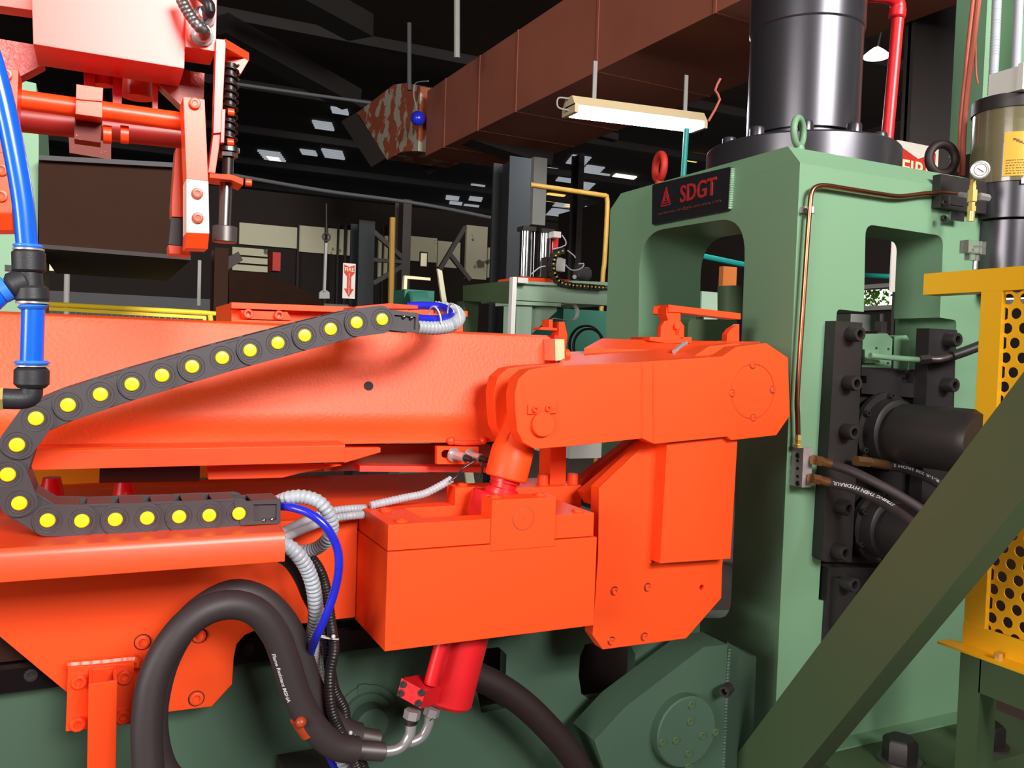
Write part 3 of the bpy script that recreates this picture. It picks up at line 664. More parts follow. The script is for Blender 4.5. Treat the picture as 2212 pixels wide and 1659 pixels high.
for p in ((1843, 722), (1836, 827), (1831, 931), (2052, 734), (2046, 831), (1820, 1093), (1812, 1188), (1832, 1256)):
    b = U(*p, y=1.565); bolt(rb, b+Vector((-.012, 0, 0)), FR, .0195, .034, 'black_steel')
for (px, py, r, L_) in ((1905, 932, .078, .235), (1892, 1135, .07, .2)):
    c = U(px, py, y=1.6)
    part('motor_flange', MB().lathe(c, (0, -1, 0), [(0, r*1.32), (.015, r*1.32), (.016, r*1.12), (.05, r*1.1), (.055, r*.96)], 40), 'black_steel', rb)
    part('motor_barrel', MB().lathe(c+Vector((0, -.05, 0)), (0, -1, 0), [(0, r*.86), (.02, r*.9), (.022, r), (L_-.02, r), (L_, r*.86), (L_, r*.3)], 48), 'black_steel', rb)
    for i in range(6):
        w = 2*pi*i/6+.5; bolt(rb, c+Vector((cos(w)*r*1.22, -.015, sin(w)*r*1.22)), FR, .008, .014, 'black_steel')
gb = thing('green_clamp_block', 'green clamp block with dark nut on top inside the front opening', 'block', U(1895, 795, y=1.62))
part('block', plate([(1864, 722), (1916, 720), (1928, 732), (1925, 795), (1862, 793)], 1.6, .08), 'green_paint', gb)
part('rib', plate([(1932, 727), (1958, 724), (1966, 735), (1962, 797), (1930, 796)], 1.66, .05), 'green_paint', gb)
part('stud', MB().cyl(U(1903, 717, y=1.63), U(1904, 678, y=1.63), .0085, n=16), 'black_steel', gb)
part('nut', MB().cyl(U(1902, 716, y=1.63), U(1903, 695, y=1.63), .017, n=6), 'black_steel', gb)
part('washer', MB().cyl(U(1902, 721, y=1.63), U(1902, 716, y=1.63), .021, n=24), 'black_steel', gb)
part('bracket', plate([(1868, 755), (1900, 755), (1900, 784), (1868, 784)], 1.585, .02), 'green_paint', gb)
for p in ((1893, 752), (1919, 754), (1918, 784)): part('hole', MB().cyl(U(*p, y=1.6), U(*p, y=1.598), .003, n=10), 'steel_dark', gb)
hs = thing('steel_hydraulic_fitting', 'bent steel hydraulic fitting running right to the yellow post', 'fitting', U(1990, 780, y=1.5))
part('rod', MB().tube([U(1880, 768, y=1.56), U(1940, 774, y=1.55), U(1985, 777, y=1.54)], .0075), 'green_paint', hs)
part('nut', MB().cyl(U(1985, 777, y=1.54), U(2008, 775, y=1.53), .0125, n=6), 'black_steel', hs)
part('bend', MB().tube([U(2006, 776, y=1.53), U(2030, 776, y=1.52), U(2060, 768, y=1.5)], .0085, 16), 'dull_steel', hs)
part('hose', MB().tube([U(2056, 769, y=1.5), U(2085, 759, y=1.49), U(2140, 738, y=1.47)], .013, 16), 'black_steel', hs)
# ------------------------------------------------ copper line, manifold and hoses
cu_ = [(1724, 948), (1723, 900), (1722, 860), (1728, 760), (1736, 640), (1744, 520), (1750, 440), (1754, 413), (1765, 403), (1785, 401), (1830, 408), (1900, 419), (1945, 424), (2000, 418), (2040, 417), (2084, 421)]
ct = thing('copper_line', 'thin copper tube bent along the green press face', 'pipe', U(1724, 948, y=1.58))
part('tube', MB().tube([U(*p, y=1.58) for p in cu_], .0062, 12), 'copper', ct)
cl = U(1748, 454, y=1.588); part('clip', MB().box(cl+Vector((-.019, -.004, -.0075)), cl+Vector((.012, .012, .0075))), 'aluminium', ct)
part('clip_saddle', MB().cyl(U(1753, 454, y=1.58)+UPV*-.0075, U(1753, 454, y=1.58)+UPV*.0075, .0085, n=16), 'aluminium', ct)
bolt(ct, U(1739, 454, y=1.584), FR, .0055, .003, 'black_steel')
mf = thing('manifold_block', 'small aluminium manifold block below the copper tube', 'manifold', U(1728, 1052, y=1.58))
mx0 = U(1734, 1010, y=1.56).x
part('block', MB().box((mx0, 1.56, U(1734, 1053, y=1.56).z), (mx0+.03, 1.6, U(1734, 968, y=1.56).z)), 'aluminium', mf)
for py, r in ((984, .0065), (995, .0042), (1012, .0042), (1029, .0042), (1044, .0065)): bolt(mf, U(1724, py, x=mx0)+Vector((0, 0, 0)), LF, r, .003, 'black_steel')
part('nipple', MB().lathe(U(1723, 967, y=1.58), UPV, [(0, .011), (.008, .011), (.009, .007), (.018, .008), (.019, .009), (.032, .008)], 6), 'brass', mf)
def hyd_hose(name, label, fit, path, r, y0, y1, m='hose_rubber'):
    t = thing(name, label, 'hose', U(*fit[0], y=y0))
    f = [U(px, py, y=y0) for px, py in fit]
    part('hex_nut', MB().cyl(f[0], f[1], r*1.15, n=6), 'fitting_copper', t)
    part('ferrule', MB().cyl(f[1], f[2], r*1.02, n=20, ch=r*.15), 'fitting_copper', t)
    n = len(path); P = [U(px, py, y=y0+(y1-y0)*i/(n-1)) for i, (px, py) in enumerate(path)]
    part('hose', MB().tube(P, r, 16), m, t); return t, P
t, P1 = hyd_hose('hydraulic_hose', 'upper black hose leaving the aluminium manifold', [(1757, 993), (1772, 996), (1797, 1004)], [(1795, 1003), (1840, 1018), (1890, 1042), (1950, 1075), (2010, 1115), (2060, 1160)], .0115, 1.545, 1.3)
t, P2 = hyd_hose('hydraulic_hose', 'lower black hose with white lettering leaving the aluminium manifold', [(1751, 1033), (1767, 1036), (1793, 1043)], [(1791, 1043), (1840, 1054), (1890, 1076), (1930, 1100), (1968, 1128), (2010, 1170)], .0115, 1.545, 1.28)
part('lettering', hose_text(MB(), 'STRENG THEN HYDRAUL', P2, .0115, .172, .158, .0085, (-.2, -1, .1), -1), 'print_white', t)
t, P3 = hyd_hose('hydraulic_hose', 'short black hose curving under the upper black motor', [(1848, 995), (1876, 998), (1918, 1005)], [(1916, 1005), (1960, 1014), (2000, 1030), (2035, 1050), (2080, 1085)], .012, 1.53, 1.48)
part('lettering', hose_text(MB(), 'R-1-R 208 3ROH 2', P3, .012, .15, .14, .0075, (-.2, -1, .3), -1), 'print_white', t)
for p, l in (((2117, 367), ''),):
    g = thing('pressure_gauge', 'small round white pressure gauge beside the clear grease reservoir', 'gauge', U(*p, y=1.5))
    c = U(*p, y=1.47); n_ = Vector((-.85, -1, -.1)).normalized()
    part('case', MB().lathe(c-n_*.016, n_, [(0, .02), (.014, .0225), (.02, .0225), (.021, .019), (.0185, .018)], 32), 'silver_ring', g)
    part('dial', MB().cyl(c+n_*.001, c+n_*.0032, .0185, n=32), 'white_plastic', g)
    sd = n_.cross(UPV).normalized()
    part('needle', MB().bar(c+n_*.004-sd*.008-UPV*.006, c+n_*.004+sd*.007+UPV*.004, .0012, .001), 'steel_dark', g)
    part('scale', MB().ring(c+n_*.0035, n_, .0145, .0006, 32, 6), 'steel_grey', g)
bf = thing('brass_fitting', 'brass cross fitting at the end of the copper tube', 'fitting', U(2097, 478, y=1.5))
bx_ = lambda py: U(2100-(py-420)*.06, py, y=1.5)
for a, b, r, n in ((388, 400, .0075, 6), (400, 412, .009, 6), (411, 436, .0125, 6), (436, 446, .0085, 6), (446, 457, .0115, 6), (457, 478, .0095, 16)):
    part('brass_piece', MB().cyl(bx_(b), bx_(a), r, n=n), 'brass', bf)
part('side_nut', MB().cyl(U(2114, 424, y=1.5), U(2134, 428, y=1.5), .01, n=6), 'silver_ring', bf)
part('compression_nut', MB().cyl(U(2074, 420, y=1.54), U(2092, 422, y=1.51), .0075, n=6), 'silver_ring', bf)
# ------------------------------------------------ grease pump
gp = thing('grease_pump', 'clear grease reservoir with yellow label on a black pump', 'pump', U(2175, 575, y=1.55))
g0 = U(2177, 420, y=1.58); gx, gy = g0.x, g0.y
zz = lambda py: U(2177, py, y=gy).z
def gl(a, b, r, n=48): return MB().cyl((gx, gy, zz(b)), (gx, gy, zz(a)), r, n=n)
R = .098
part('lid', gl(218, 247, R+.004), 'black_steel', gp)
part('reservoir', gl(247, 404, R), 'clear_plastic', gp)
part('grease', gl(322, 402, R-.006), 'grease_brown', gp)
part('pump_body', gl(404, 480, R-.004), 'black_gloss', gp)
part('pump_base', gl(484, 640, R-.014), 'black_gloss', gp)
part('bracket', MB().box((U(2022, 450, y=1.585).x, 1.575, zz(486)+.02), (gx-.05, 1.6, zz(418)+.02)), 'black_steel', gp)
for py in (438, 472): bolt(gp, U(2036, py, y=1.575), FR, .0085, .008, 'black_steel')
for py in (435, 468): part('pad', rbox(2054, py-10, 2083, py+9, 1.572, .005), 'steel', gp)
def patch(a0, a1, za, zb, r, t=.0015, n=16):
    m_ = MB(); o = []
    for i in range(n+1):
        w = a0+(a1-a0)*i/n; o.append(Vector((gx+r*cos(w), gy+r*sin(w), 0)))
    for i in range(n):
        p, q = o[i], o[i+1]; e = Vector((p.x-gx, p.y-gy, 0)).normalized()*t
        m_.prism([p+UPV*za, q+UPV*za, q+UPV*zb, p+UPV*zb], e)
    return m_
A0, A1 = radians(206), radians(262)
lbo = part('label', patch(A0, A1, zz(395), zz(302), R+.0006), 'label_yellow', gp, label='yellow instruction label with a grease gun drawing')
pm = MB()
for i in range(6):
    zc = zz(362+i*5.5); a = A0+radians(4)
    while a < A1-radians(5):
        w = radians(random.uniform(1.5, 4)); pm.add(*(lambda q: (q.v, q.f))(patch(a, a+w, zc-.0012, zc+.0012, R+.0022, .0004, 2))); a += w+radians(random.uniform(.8, 2.5))
part('label_print', pm, 'label_print', lbo, kind='stuff')
dg = MB()
for i in range(8):
    a = A0+radians(12+i*4.2); zc = zz(318+i*3.2); hgt = (.006, .007, .006, .003, .0035, .002, .0025, .002)[i]
    dg.add(*(lambda q: (q.v, q.f))(patch(a, a+radians(4.4), zc-hgt/2, zc+hgt/2, R+.0022, .0004, 2)))
part('grease_gun_drawing', dg, 'label_print', lbo)
alo = part('arrow_label', patch(radians(232), radians(266), zz(412), zz(400), R+.001), 'white_plastic', gp)
am = MB(); am.add(*(lambda q: (q.v, q.f))(patch(radians(242), radians(258), zz(407.5), zz(405.5), R+.003, .0004, 6))).add(*(lambda q: (q.v, q.f))(patch(radians(238), radians(242), zz(409), zz(404), R+.003, .0004, 2)))
part('arrow', am, 'sign_red', alo)
tf = thing('clear_sight_fitting', 'small clear plastic sight fitting in front of the black pump base', 'fitting', U(2112, 575, y=1.48))
part('body', rbox(2092, 520, 2130, 548, 1.46, .025), 'clear_cap', tf); part('neck', rbox(2097, 545, 2116, 562, 1.465, .018), 'clear_cap', tf)
part('insert', MB().cyl(U(2111, 548, y=1.472), U(2112, 522, y=1.472), .003, n=10).cyl(U(2098, 533, y=1.472), U(2124, 533, y=1.472), .0025, n=10), 'silver_ring', tf)
part('stem', MB().cyl(U(2105, 582, y=1.472), U(2108, 546, y=1.472), .0055, n=12), 'silver_ring', tf); part('red_seal', MB().ball(U(2098, 540, y=1.47), .004, 10), 'red_paint', tf)
gc = thing('green_upright', 'green upright channel behind the grey conduits at the top right', 'column', U(2160, 160, y=2.0))
part('channel', MB().box((U(2128, 100, y=2.0).x, 2.0, zz(215)), (U(2190, 100, y=2.0).x, 2.12, 3.2)), 'green_paint', gc)
part('flange', MB().box((U(2160, 100, y=1.98).x, 1.9, zz(215)), (U(2166, 100, y=1.98).x, 2.0, 3.2)), 'green_paint', gc)
for px, lb in ((2146, 'left grey ribbed conduit entering the cream junction box'), (2194, 'right grey conduit entering the cream junction box')):
    part('conduit', MB().tube([U(px-3, 205, y=1.66), U(px+2, 120, y=1.66), U(px+10, -60, y=1.66)], .0125, 14, rib=(.008, .0012) if px < 2160 else None), 'conduit_grey', None, lb, 'conduit')
jb = thing('junction_box', 'cream plastic junction box on the grease pump lid', 'box', U(2170, 217, y=1.6))
jx = U(2202, 190, y=1.5).x; jy = U(2135, 190, x=jx).y
part('box', MB().box((jx, 1.5, zz(219)), (jx+.12, jy, zz(168))), 'white_plastic', jb)
part('cover', MB().box((jx-.003, 1.49, zz(220)), (jx+.125, 1.505, zz(164))), 'white_plastic', jb)
rr = thing('red_rope', 'red brown rope bundle hanging down to the dark lifting ring', 'rope', U(2078, 385, y=1.75))
part('strand', MB().tube([U(2078, 380, y=1.74), U(2082, 280, y=1.74), U(2094, 160, y=1.74), U(2118, -40, y=1.74)], .0085, 10), 'rope_red', rr)
part('strand', MB().tube([U(2072, 372, y=1.78), U(2074, 280, y=1.78), U(2086, 150, y=1.78), U(2106, -40, y=1.78)], .006, 10), 'rope_red', rr)
part('strand', MB().tube([U(2112, 180, y=1.74), U(2108, 150, y=1.74), U(2108, 60, y=1.74), U(2116, -40, y=1.74)], .003, 8), 'rope_red', rr)
# ------------------------------------------------ yellow guard
XG = 1.85
gd = thing('yellow_guard', 'yellow guard with perforated sheet at the right edge', 'guard', U(2090, 1400, x=XG))
def ybox(px0, px1, py0, py1, x0, x1):
    ym = (py0+py1)/2; a = U(px0, ym, x=x0).y; b = U(px1, ym, x=x0).y; pm_ = (px0+px1)/2
    return MB().box((x0, a, U(pm_, py0, x=x0).z), (x1, b, U(pm_, py1, x=x0).z))
yA = U(2118, 660, x=XG).y; yB = U(2164, 660, x=XG).y; zT = U(2050, 634, x=XG).z; zB = U(2064, 1383, x=XG).z
part('top_bar', MB().box((XG, U(1995, 610, x=XG).y, zT), (XG+.06, .9, U(2100, 583, x=XG).z)), 'yellow_paint', gd)
part('post', MB().box((XG, yB, zB), (XG+.014, yA, zT)), 'yellow_paint', gd)
zb2 = U(2118, 1355, x=XG).z
part('bottom_rail', MB().box((XG-.002, .9, zB), (XG+.004, yA, zb2)).box((XG-.05, .9, zB-.005), (XG, yA+.03, zB)), 'yellow_paint', gd)
hbp = U(2156, 1424, z=zB); part('bolt', MB().cyl(hbp, hbp+UPV*.014, .0095, n=6), 'brass', gd)
hm = MB(); pt = .0385; rh = .0125; nseg = 12; xs = XG+.012
hexr = pt/math.sqrt(3)
row = 0; zc = zB+.01
while zc < zT+.01:
    yc = .93+(pt/2 if row % 2 else 0)
    while yc < yB-.006:
        vo = []; vi = []
        for i in range(nseg):
            w = 2*pi*i/nseg; rr_ = hexr*cos(pi/6)/cos(((w+pi/6) % (pi/3))-pi/6)
            vo.append((xs, yc+rr_*cos(w), zc+rr_*sin(w))); vi.append((xs, yc+rh*cos(w), zc+rh*sin(w)))
        vb = [(xs+.003, b_, c_) for _, b_, c_ in vi]
        n_ = nseg
        hm.add(vo+vi+vb, [(i, (i+1) % n_, n_+(i+1) % n_, n_+i) for i in range(n_)]+[(n_+i, n_+(i+1) % n_, 2*n_+(i+1) % n_, 2*n_+i) for i in range(n_)])
        yc += pt
    row += 1; zc += pt*.866
part('perforated_sheet', hm, 'yellow_paint', gd, flat=True)
st = thing('guard_stand', 'dark green stand leg under the yellow guard', 'stand', U(2090, 1659, x=XG))
part('leg', MB().box((XG-.03, U(2070, 1500, x=XG-.03).y, zfoot-.3), (XG+.03, U(2116, 1500, x=XG-.03).y, zB-.006)), 'green_dark', st)
part('crossbar', MB().box((XG-.03, .9, zB-.09), (XG+.03, U(2116, 1440, x=XG-.03).y, zB-.006)), 'green_dark', st)
XD = 1.35
bc = thing('diagonal_brace', 'thick dark green diagonal square tube crossing the lower right', 'brace', U(1650, 1659, x=XD))
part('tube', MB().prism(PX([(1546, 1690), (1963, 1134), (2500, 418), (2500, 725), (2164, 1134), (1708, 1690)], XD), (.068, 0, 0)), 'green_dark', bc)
rod('teal_pipe', [U(2050, 1505, y=2.1), U(2130, 1516, y=2.1), U(2240, 1532, y=2.1)], .014, 'teal', 'teal pipe lying low behind the guard stand', 'pipe')
part('plinth', MB().box((Xp-.4, 1.25, 0), (Xr+.4, 2.7, zfoot-.05)), 'floor_concrete', kind='structure', at=(Xp, 1.3, 0))
part('brown_crate', MB().box((2.6, 2.0, .05), (3.6, 2.9, .62)), 'hood_brown', None, 'brown low box behind the perforated guard', 'box')
# ================================================================ orange manipulator
YB = 1.35; YP = 1.53
XL = U(834, 1300, y=YB).x; XRb = U(1286, 1250, y=YB).x
zc0 = U(836, 1135, y=YB).z; zs = U(838, 1192, y=YB).z; zbt = U(833, 1407, y=YB).z; YK = 1.535
bk = thing('trunnion_block', 'large orange bolted block carrying the red cylinder', 'block', ((XL+XRb)/2, (YB+YK)/2, zbt))
hx0, hx1, hy0, hy1 = XL+.075, XL+.27, YB+.045, YK-.045
def hollow(x0, x1, y0, y1, za, zb):
    return MB().prism([(x0, y0, za), (x1, y0, za), (x1, y1, za), (x0, y1, za)], (0, 0, zb-za), [[(hx0, hy0, za), (hx1, hy0, za), (hx1, hy1, za), (hx0, hy1, za)]])
part('body', hollow(XL, XRb, YB, YK, zbt, zs-.0012), 'orange_paint', bk)
part('cap_plate', hollow(XL+.001, XRb-.006, YB+.003, YK, zs+.0008, zc0), 'orange_paint', bk)
cx0 = U(1062, 1100, y=YB).x; cx1 = U(1200, 1100, y=YB).x; zck = U(1130, 1077, y=YB).z
zn = U(1130, 1185, y=YB).z
ex0 = U(1068, 1150, y=YB).x; ex1 = U(1188, 1150, y=YB).x
part('cheek', MB().box((cx0, YB-.001, zn), (cx1, YB+.044, zck)), 'orange_paint', bk)
part('cheek', MB().box((cx0-.012, YK-.044, zc0), (cx1-.012, YK, zck)), 'orange_paint', bk)
pc0 = U(1130, 1120, y=YB)
part('pin_cover', MB().lathe(pc0+Vector((0, .002, 0)), FR, [(0, .0205), (.004, .0205), (.0042, .0018), (.001, .0016)], 40), 'orange_paint', bk)
part('pin_gap', MB().ring(pc0+Vector((0, -.001, 0)), FR, .0212, .0005, 40, 6), 'rust_duct', bk)
for px, py in ((797, 1080), (870, 1129), (833, 1105), (1256, 1108)):
    p = U(px, py, z=zc0); p = Vector((min(max(p.x, XL+.02), XRb-.02), min(max(p.y, YB+.02), YK-.02), zc0)); bolt(bk, p, UPV, .0115, .005, 'orange_paint')
for px in (1072, 1168):
    p = U(px, 1079, y=YB+.02); bolt(bk, Vector((p.x, YB+.022, zck)), UPV, .0105, .004, 'orange_paint')
p = U(985, 1042, y=YK-.02); bolt(bk, Vector((cx0+.012, YK-.02, zck)), UPV, .0105, .004, 'orange_paint')
# ------------------------------------------------ hydraulic cylinder through the block
YA = (hy0+hy1)/2
E0 = U(968, 1522, y=YA); E1 = U(1092, 1034, y=YA); ax = (E1-E0).normalized(); LA = (E1-E0).length
hc_ = thing('tilt_cylinder', 'red hydraulic cylinder slanting through the orange block', 'cylinder', E0)
def axp(px, py): return E0+ax*((U(px, py, y=YA)-E0).dot(ax))
kg = (axp(1084, 1062)-E0).length
part('barrel', MB().lathe(E0, ax, [(0, .038), (.006, .043), (kg-.05, .043)], 48), 'red_paint', hc_)
part('gland', MB().lathe(E0+ax*(kg-.055), ax, [(0, .053), (.004, .055), (.046, .055), (.05, .052), (.05, .034), (.058, .034), (.058, .03)], 64), 'red_paint', hc_)
part('rod_collar', MB().lathe(E0+ax*(kg), ax, [(0, .03), (.006, .03), (.008, .024), (.018, .024), (.018, .0285), (.024, .0285), (.024, .022), (LA-kg+.004, .022)], 40), 'red_paint', hc_, label='stepped rod collar')
part('rod_end', MB().lathe(E1, ax, [(0, .037), (.003, .04), (.055, .04), (.07, .034), (.12, .029)], 40), 'orange_paint', hc_)
kn = U(1150, 900, y=YA)
part('knuckle', MB().prism([p+Vector((0, -.022, 0)) for p in rounded([E1+ax*.05+Vector((-.038, 0, 0)), E1+ax*.05+Vector((.034, 0, 0)), kn+Vector((.04, 0, -.01)), kn+Vector((.034, 0, .035)), kn+Vector((-.03, 0, .035)), kn+Vector((-.045, 0, 0))], .03, 6)], (0, .042, 0)), 'orange_paint', hc_)
pt0 = U(930, 1478, y=YA-.05); pt1 = U(952, 1396, y=YA-.05)
part('port_pipe', MB().cyl(pt0, pt1+(pt1-pt0)*.5, .0125, n=20), 'red_paint', hc_)
u_ = Vector((1, 0, .02)).normalized(); v_ = ax
mbq = MB()
c0 = U(908, 1501, y=YA-.075); w1 = Vector((.86, -.42, -.42)).normalized()
pb = [U(867, 1465, y=YA-.06), U(919, 1493, y=YA-.085), U(909, 1531, y=YA-.085), U(857, 1502, y=YA-.06)]
mbq.prism(pb, (U(955, 1484, y=YA-.03)-U(919, 1493, y=YA-.085)))
pf = part('port_block', mbq, 'red_paint', hc_)
nb = (pb[1]-pb[0]).cross(pb[3]-pb[0]).normalized(); nb = nb if nb.y < 0 else -nb
for px, py in ((871, 1478), (866, 1497), (911, 1496), (904, 1519)):
    r_y = ray(px, py); t_ = (pb[0]-CAM).dot(nb)/r_y.dot(nb); bolt(hc_, CAM+r_y*t_, nb, .006, .003, 'black_steel')
# steel elbows below
for k, (lb, pts, hx, yy) in enumerate((('front bent steel pipe under the red cylinder port', [(888, 1565), (884, 1590), (868, 1612), (850, 1621), (826, 1624)], [(892, 1534), (888, 1552)], YA-.07),
                                  ('rear bent steel pipe under the red cylinder port', [(928, 1545), (925, 1565), (912, 1590), (893, 1602), (870, 1605)], [(935, 1530), (930, 1546)], YA-.02))):
    e = thing('steel_elbow', lb, 'fitting', U(*pts[2], y=yy))
    part('pipe', MB().tube([U(*p, y=yy) for p in pts], .0092, 18), 'bright_steel', e)
    part('hex_nut', MB().cyl(U(*hx[0], y=yy), U(*hx[1], y=yy), .0145, n=6), 'aluminium', e)
    part('collar', MB().cyl(U(*hx[1], y=yy), U(*pts[0], y=yy), .0115, n=20, ch=.002), 'steel', e)
# ------------------------------------------------ big hoses
HO = [(404, 1720), (350, 1659), (330, 1560), (345, 1460), (380, 1380), (430, 1320), (500, 1282), (565, 1295), (615, 1345), (645, 1410), (668, 1480), (700, 1540), (745, 1580), (775, 1590)]
HI = [(322, 1720), (320, 1659), (317, 1570), (330, 1470), (368, 1390), (425, 1330), (490, 1306), (548, 1318), (592, 1365), (618, 1430), (640, 1500), (675, 1566), (722, 1610), (768, 1620)]
for nm, lb, pts, ya, yb, fe_ in (('hydraulic_hose', 'thick black hose arching behind, rear one of the pair over the orange plate', HO, 1.40, 1.40, ((773, 1589), (818, 1597))), ('hydraulic_hose', 'thick black hose arching in front, nearest of the pair over the orange plate', HI, 1.30, 1.35, ((766, 1619), (829, 1624)))):
    t = thing(nm, lb, 'hose', U(*pts[0], y=ya))
    n = len(pts); P = [U(a, b, y=ya+(yb-ya)*i/(n-1)) for i, (a, b) in enumerate(pts)]
    part('hose', MB().tube(P, .0218 if nm and 'front' in lb else .022, 24, step=.012), 'hose_rubber', t)
    a = U(*fe_[0], y=yb); b = U(*fe_[1], y=yb)
    part('ferrule', MB().cyl(a, b, .0155, n=28, ch=.0015), 'dull_steel', t)
    if 'front' in lb:
        part('lettering', hose_text(MB(), 'Flame Resistant MSHA', P, .0218, .435, .085, .0065, (-.75, -.8, 0), 1), 'print_white', t)
        a_ = U(648, 1556, y=1.333); part('tape', MB().tube([U(644, 1548, y=1.335), U(655, 1567, y=1.337), U(667, 1584, y=1.338)], .0135, 14).ball(U(650, 1560, y=1.318), .009, 12), 'tape_orange', t, label='orange tape patch')
HR = [(1000, 1440), (1030, 1460), (1075, 1482), (1130, 1520), (1185, 1573), (1235, 1632), (1275, 1700)]
part('hydraulic_hose', MB().tube([U(a, b, y=1.5) for a, b in HR], .027, 24), 'hose_brown', None, 'very thick dark brown hose curving down right of the red cylinder', 'hose')
# ------------------------------------------------ lever
LV = [(1113, 885), (1112, 850), (1120, 818), (1142, 799), (1176, 793), (1383, 782), (1560, 770), (1591, 749), (1655, 741), (1702, 773), (1706, 898), (1690, 921), (1677, 940), (1580, 951), (1571, 943), (1413, 959), (1387, 947), (1240, 963), (1156, 970), (1130, 956), (1117, 930)]
YL = 1.37
lv = thing('lever_arm', 'long orange clevis lever with round pivot cover at its right end', 'lever', U(1400, 960, y=YL))
pvc = U(1627, 846, y=YL); Rv = .0565
part('front_plate', MB().prism(PY(LV, YL), (0, .006, 0), [circ(pvc, (0, 1, 0), Rv, 48)]).prism([p+Vector((0, .006, 0)) for p in PY(LV, YL)], (0, .031, 0)), 'orange_paint', lv)
part('pivot_cover', MB().lathe(pvc+Vector((0, .0065, 0)), FR, [(0, Rv-.0008), (.006, Rv-.0008)], 64), 'orange_paint', lv)
for p in ((1626, 789), (1669, 842), (1627, 903), (1581, 850)): bolt(lv, U(*p, y=YL+.001), FR, .0062, .0025, 'orange_paint'); part('bolt_recess', MB().ring(U(*p, y=YL+.0005), FR, .0076, .0008, 24, 6), 'worn_red', lv)
LB = [(p[0]-2, p[1]-4) for p in LV]
q0 = PY(LV, YL); sh_ = Vector((0, .088, 0))
part('rear_plate', MB().prism([p+sh_ for p in q0], (0, .04, 0)), 'orange_paint', lv)
part('web', MB().prism([p+Vector((0, .037, 0)) for p in PY([(1392, 790), (1560, 778), (1655, 750), (1700, 780), (1700, 890), (1580, 940), (1413, 950), (1392, 930)], YL)], (0, .051, 0)), 'orange_paint', lv)
part('keeper_plate', plate([(1141, 875), (1202, 872), (1202, 893), (1141, 895)], YL-.004, .004), 'orange_paint', lv)
for p in ((1155, 884), (1183, 882)): bolt(lv, U(*p, y=YL-.004), FR, .0058, .005, 'orange_paint')
part('pin', MB().cyl(U(1170, 916, y=YL)+Vector((0, .1, 0)), U(1170, 916, y=YL)+Vector((0, -.009, 0)), .0225, n=40, ch=.001), 'orange_paint', lv)
part('bend_seam', MB().bar(U(1386, 784, y=YL-.0005), U(1386, 946, y=YL-.0005), .003, .001, FR).bar(U(1410, 783, y=YL-.0005), U(1411, 957, y=YL-.0005), .002, .001, FR), 'orange_paint', lv)
hd0 = U(1200, 792, y=1.415); hd1 = U(1580, 771, y=1.415); hb1 = U(1640, 739, y=1.62); hb0 = U(1230, 760, y=1.62)
part('hood', MB().prism([hd0, hd1, hb1, hb0], (0, 0, -.02)), 'orange_paint', lv)
part('hood_top', MB().prism([U(1262, 752, y=1.58), U(1610, 762, y=1.58), U(1642, 738, y=1.68), U(1440, 735, y=1.68), U(1300, 731, y=1.68)], (0, 0, -.015)), 'orange_paint', lv)
part('hood_weld', MB().tube([U(1456, 760, y=1.5), U(1470, 748, y=1.52), U(1482, 741, y=1.53)], .005, 8), 'silver_ring', lv)
# clamp linkage standing on the hood
YT = 1.66
lk = thing('lift_linkage', 'orange pinned linkage with a flat bar on top of the lever', 'linkage', U(1465, 740, y=YT))
part('clevis', plate([(1427, 734), (1428, 706), (1436, 694), (1452, 690), (1470, 694), (1478, 704), (1477, 740), (1437, 742)], YT, .012), 'orange_gloss', lk)
part('clevis', plate([(1425, 734), (1427, 704), (1436, 692), (1452, 690), (1452, 740)], YT+.05, .012), 'orange_gloss', lk)
part('upright', plate([(1440, 664), (1470, 668), (1470, 690), (1466, 725), (1445, 725), (1443, 690), (1439, 680)], YT+.014, .034), 'orange_gloss', lk)
part('bar', MB().prism([U(1444, 658, y=YT+.01), U(1600, 677, y=YT+.01), U(1600, 690, y=YT+.01), U(1470, 675, y=YT+.01), U(1444, 674, y=YT+.01)], (0, .05, 0)), 'orange_gloss', lk)
part('lug', MB().prism([U(1412, 662, y=YT+.06), U(1446, 658, y=YT+.02), U(1446, 680, y=YT+.02), U(1410, 678, y=YT+.06)], (.02, .03, 0)), 'orange_gloss', lk)
part('base', plate([(1404, 728), (1437, 728), (1437, 730), (1476, 732), (1476, 728), (1494, 728), (1494, 741), (1437, 741), (1404, 736)], YT-.01, .08), 'orange_gloss', lk)
part('pin', MB().cyl(U(1464, 704, y=YT)+Vector((0, .06, 0)), U(1464, 704, y=YT-.008), .0085, n=20), 'orange_gloss', lk)
part('cotter', MB().ring(U(1465, 717, y=YT-.004), FR, .004, .0012, 16, 6), 'orange_gloss', lk)
part('rear_clevis', plate([(1570, 738), (1571, 722), (1580, 710), (1597, 700), (1597, 738)], YT+.03, .02), 'orange_gloss', lk)
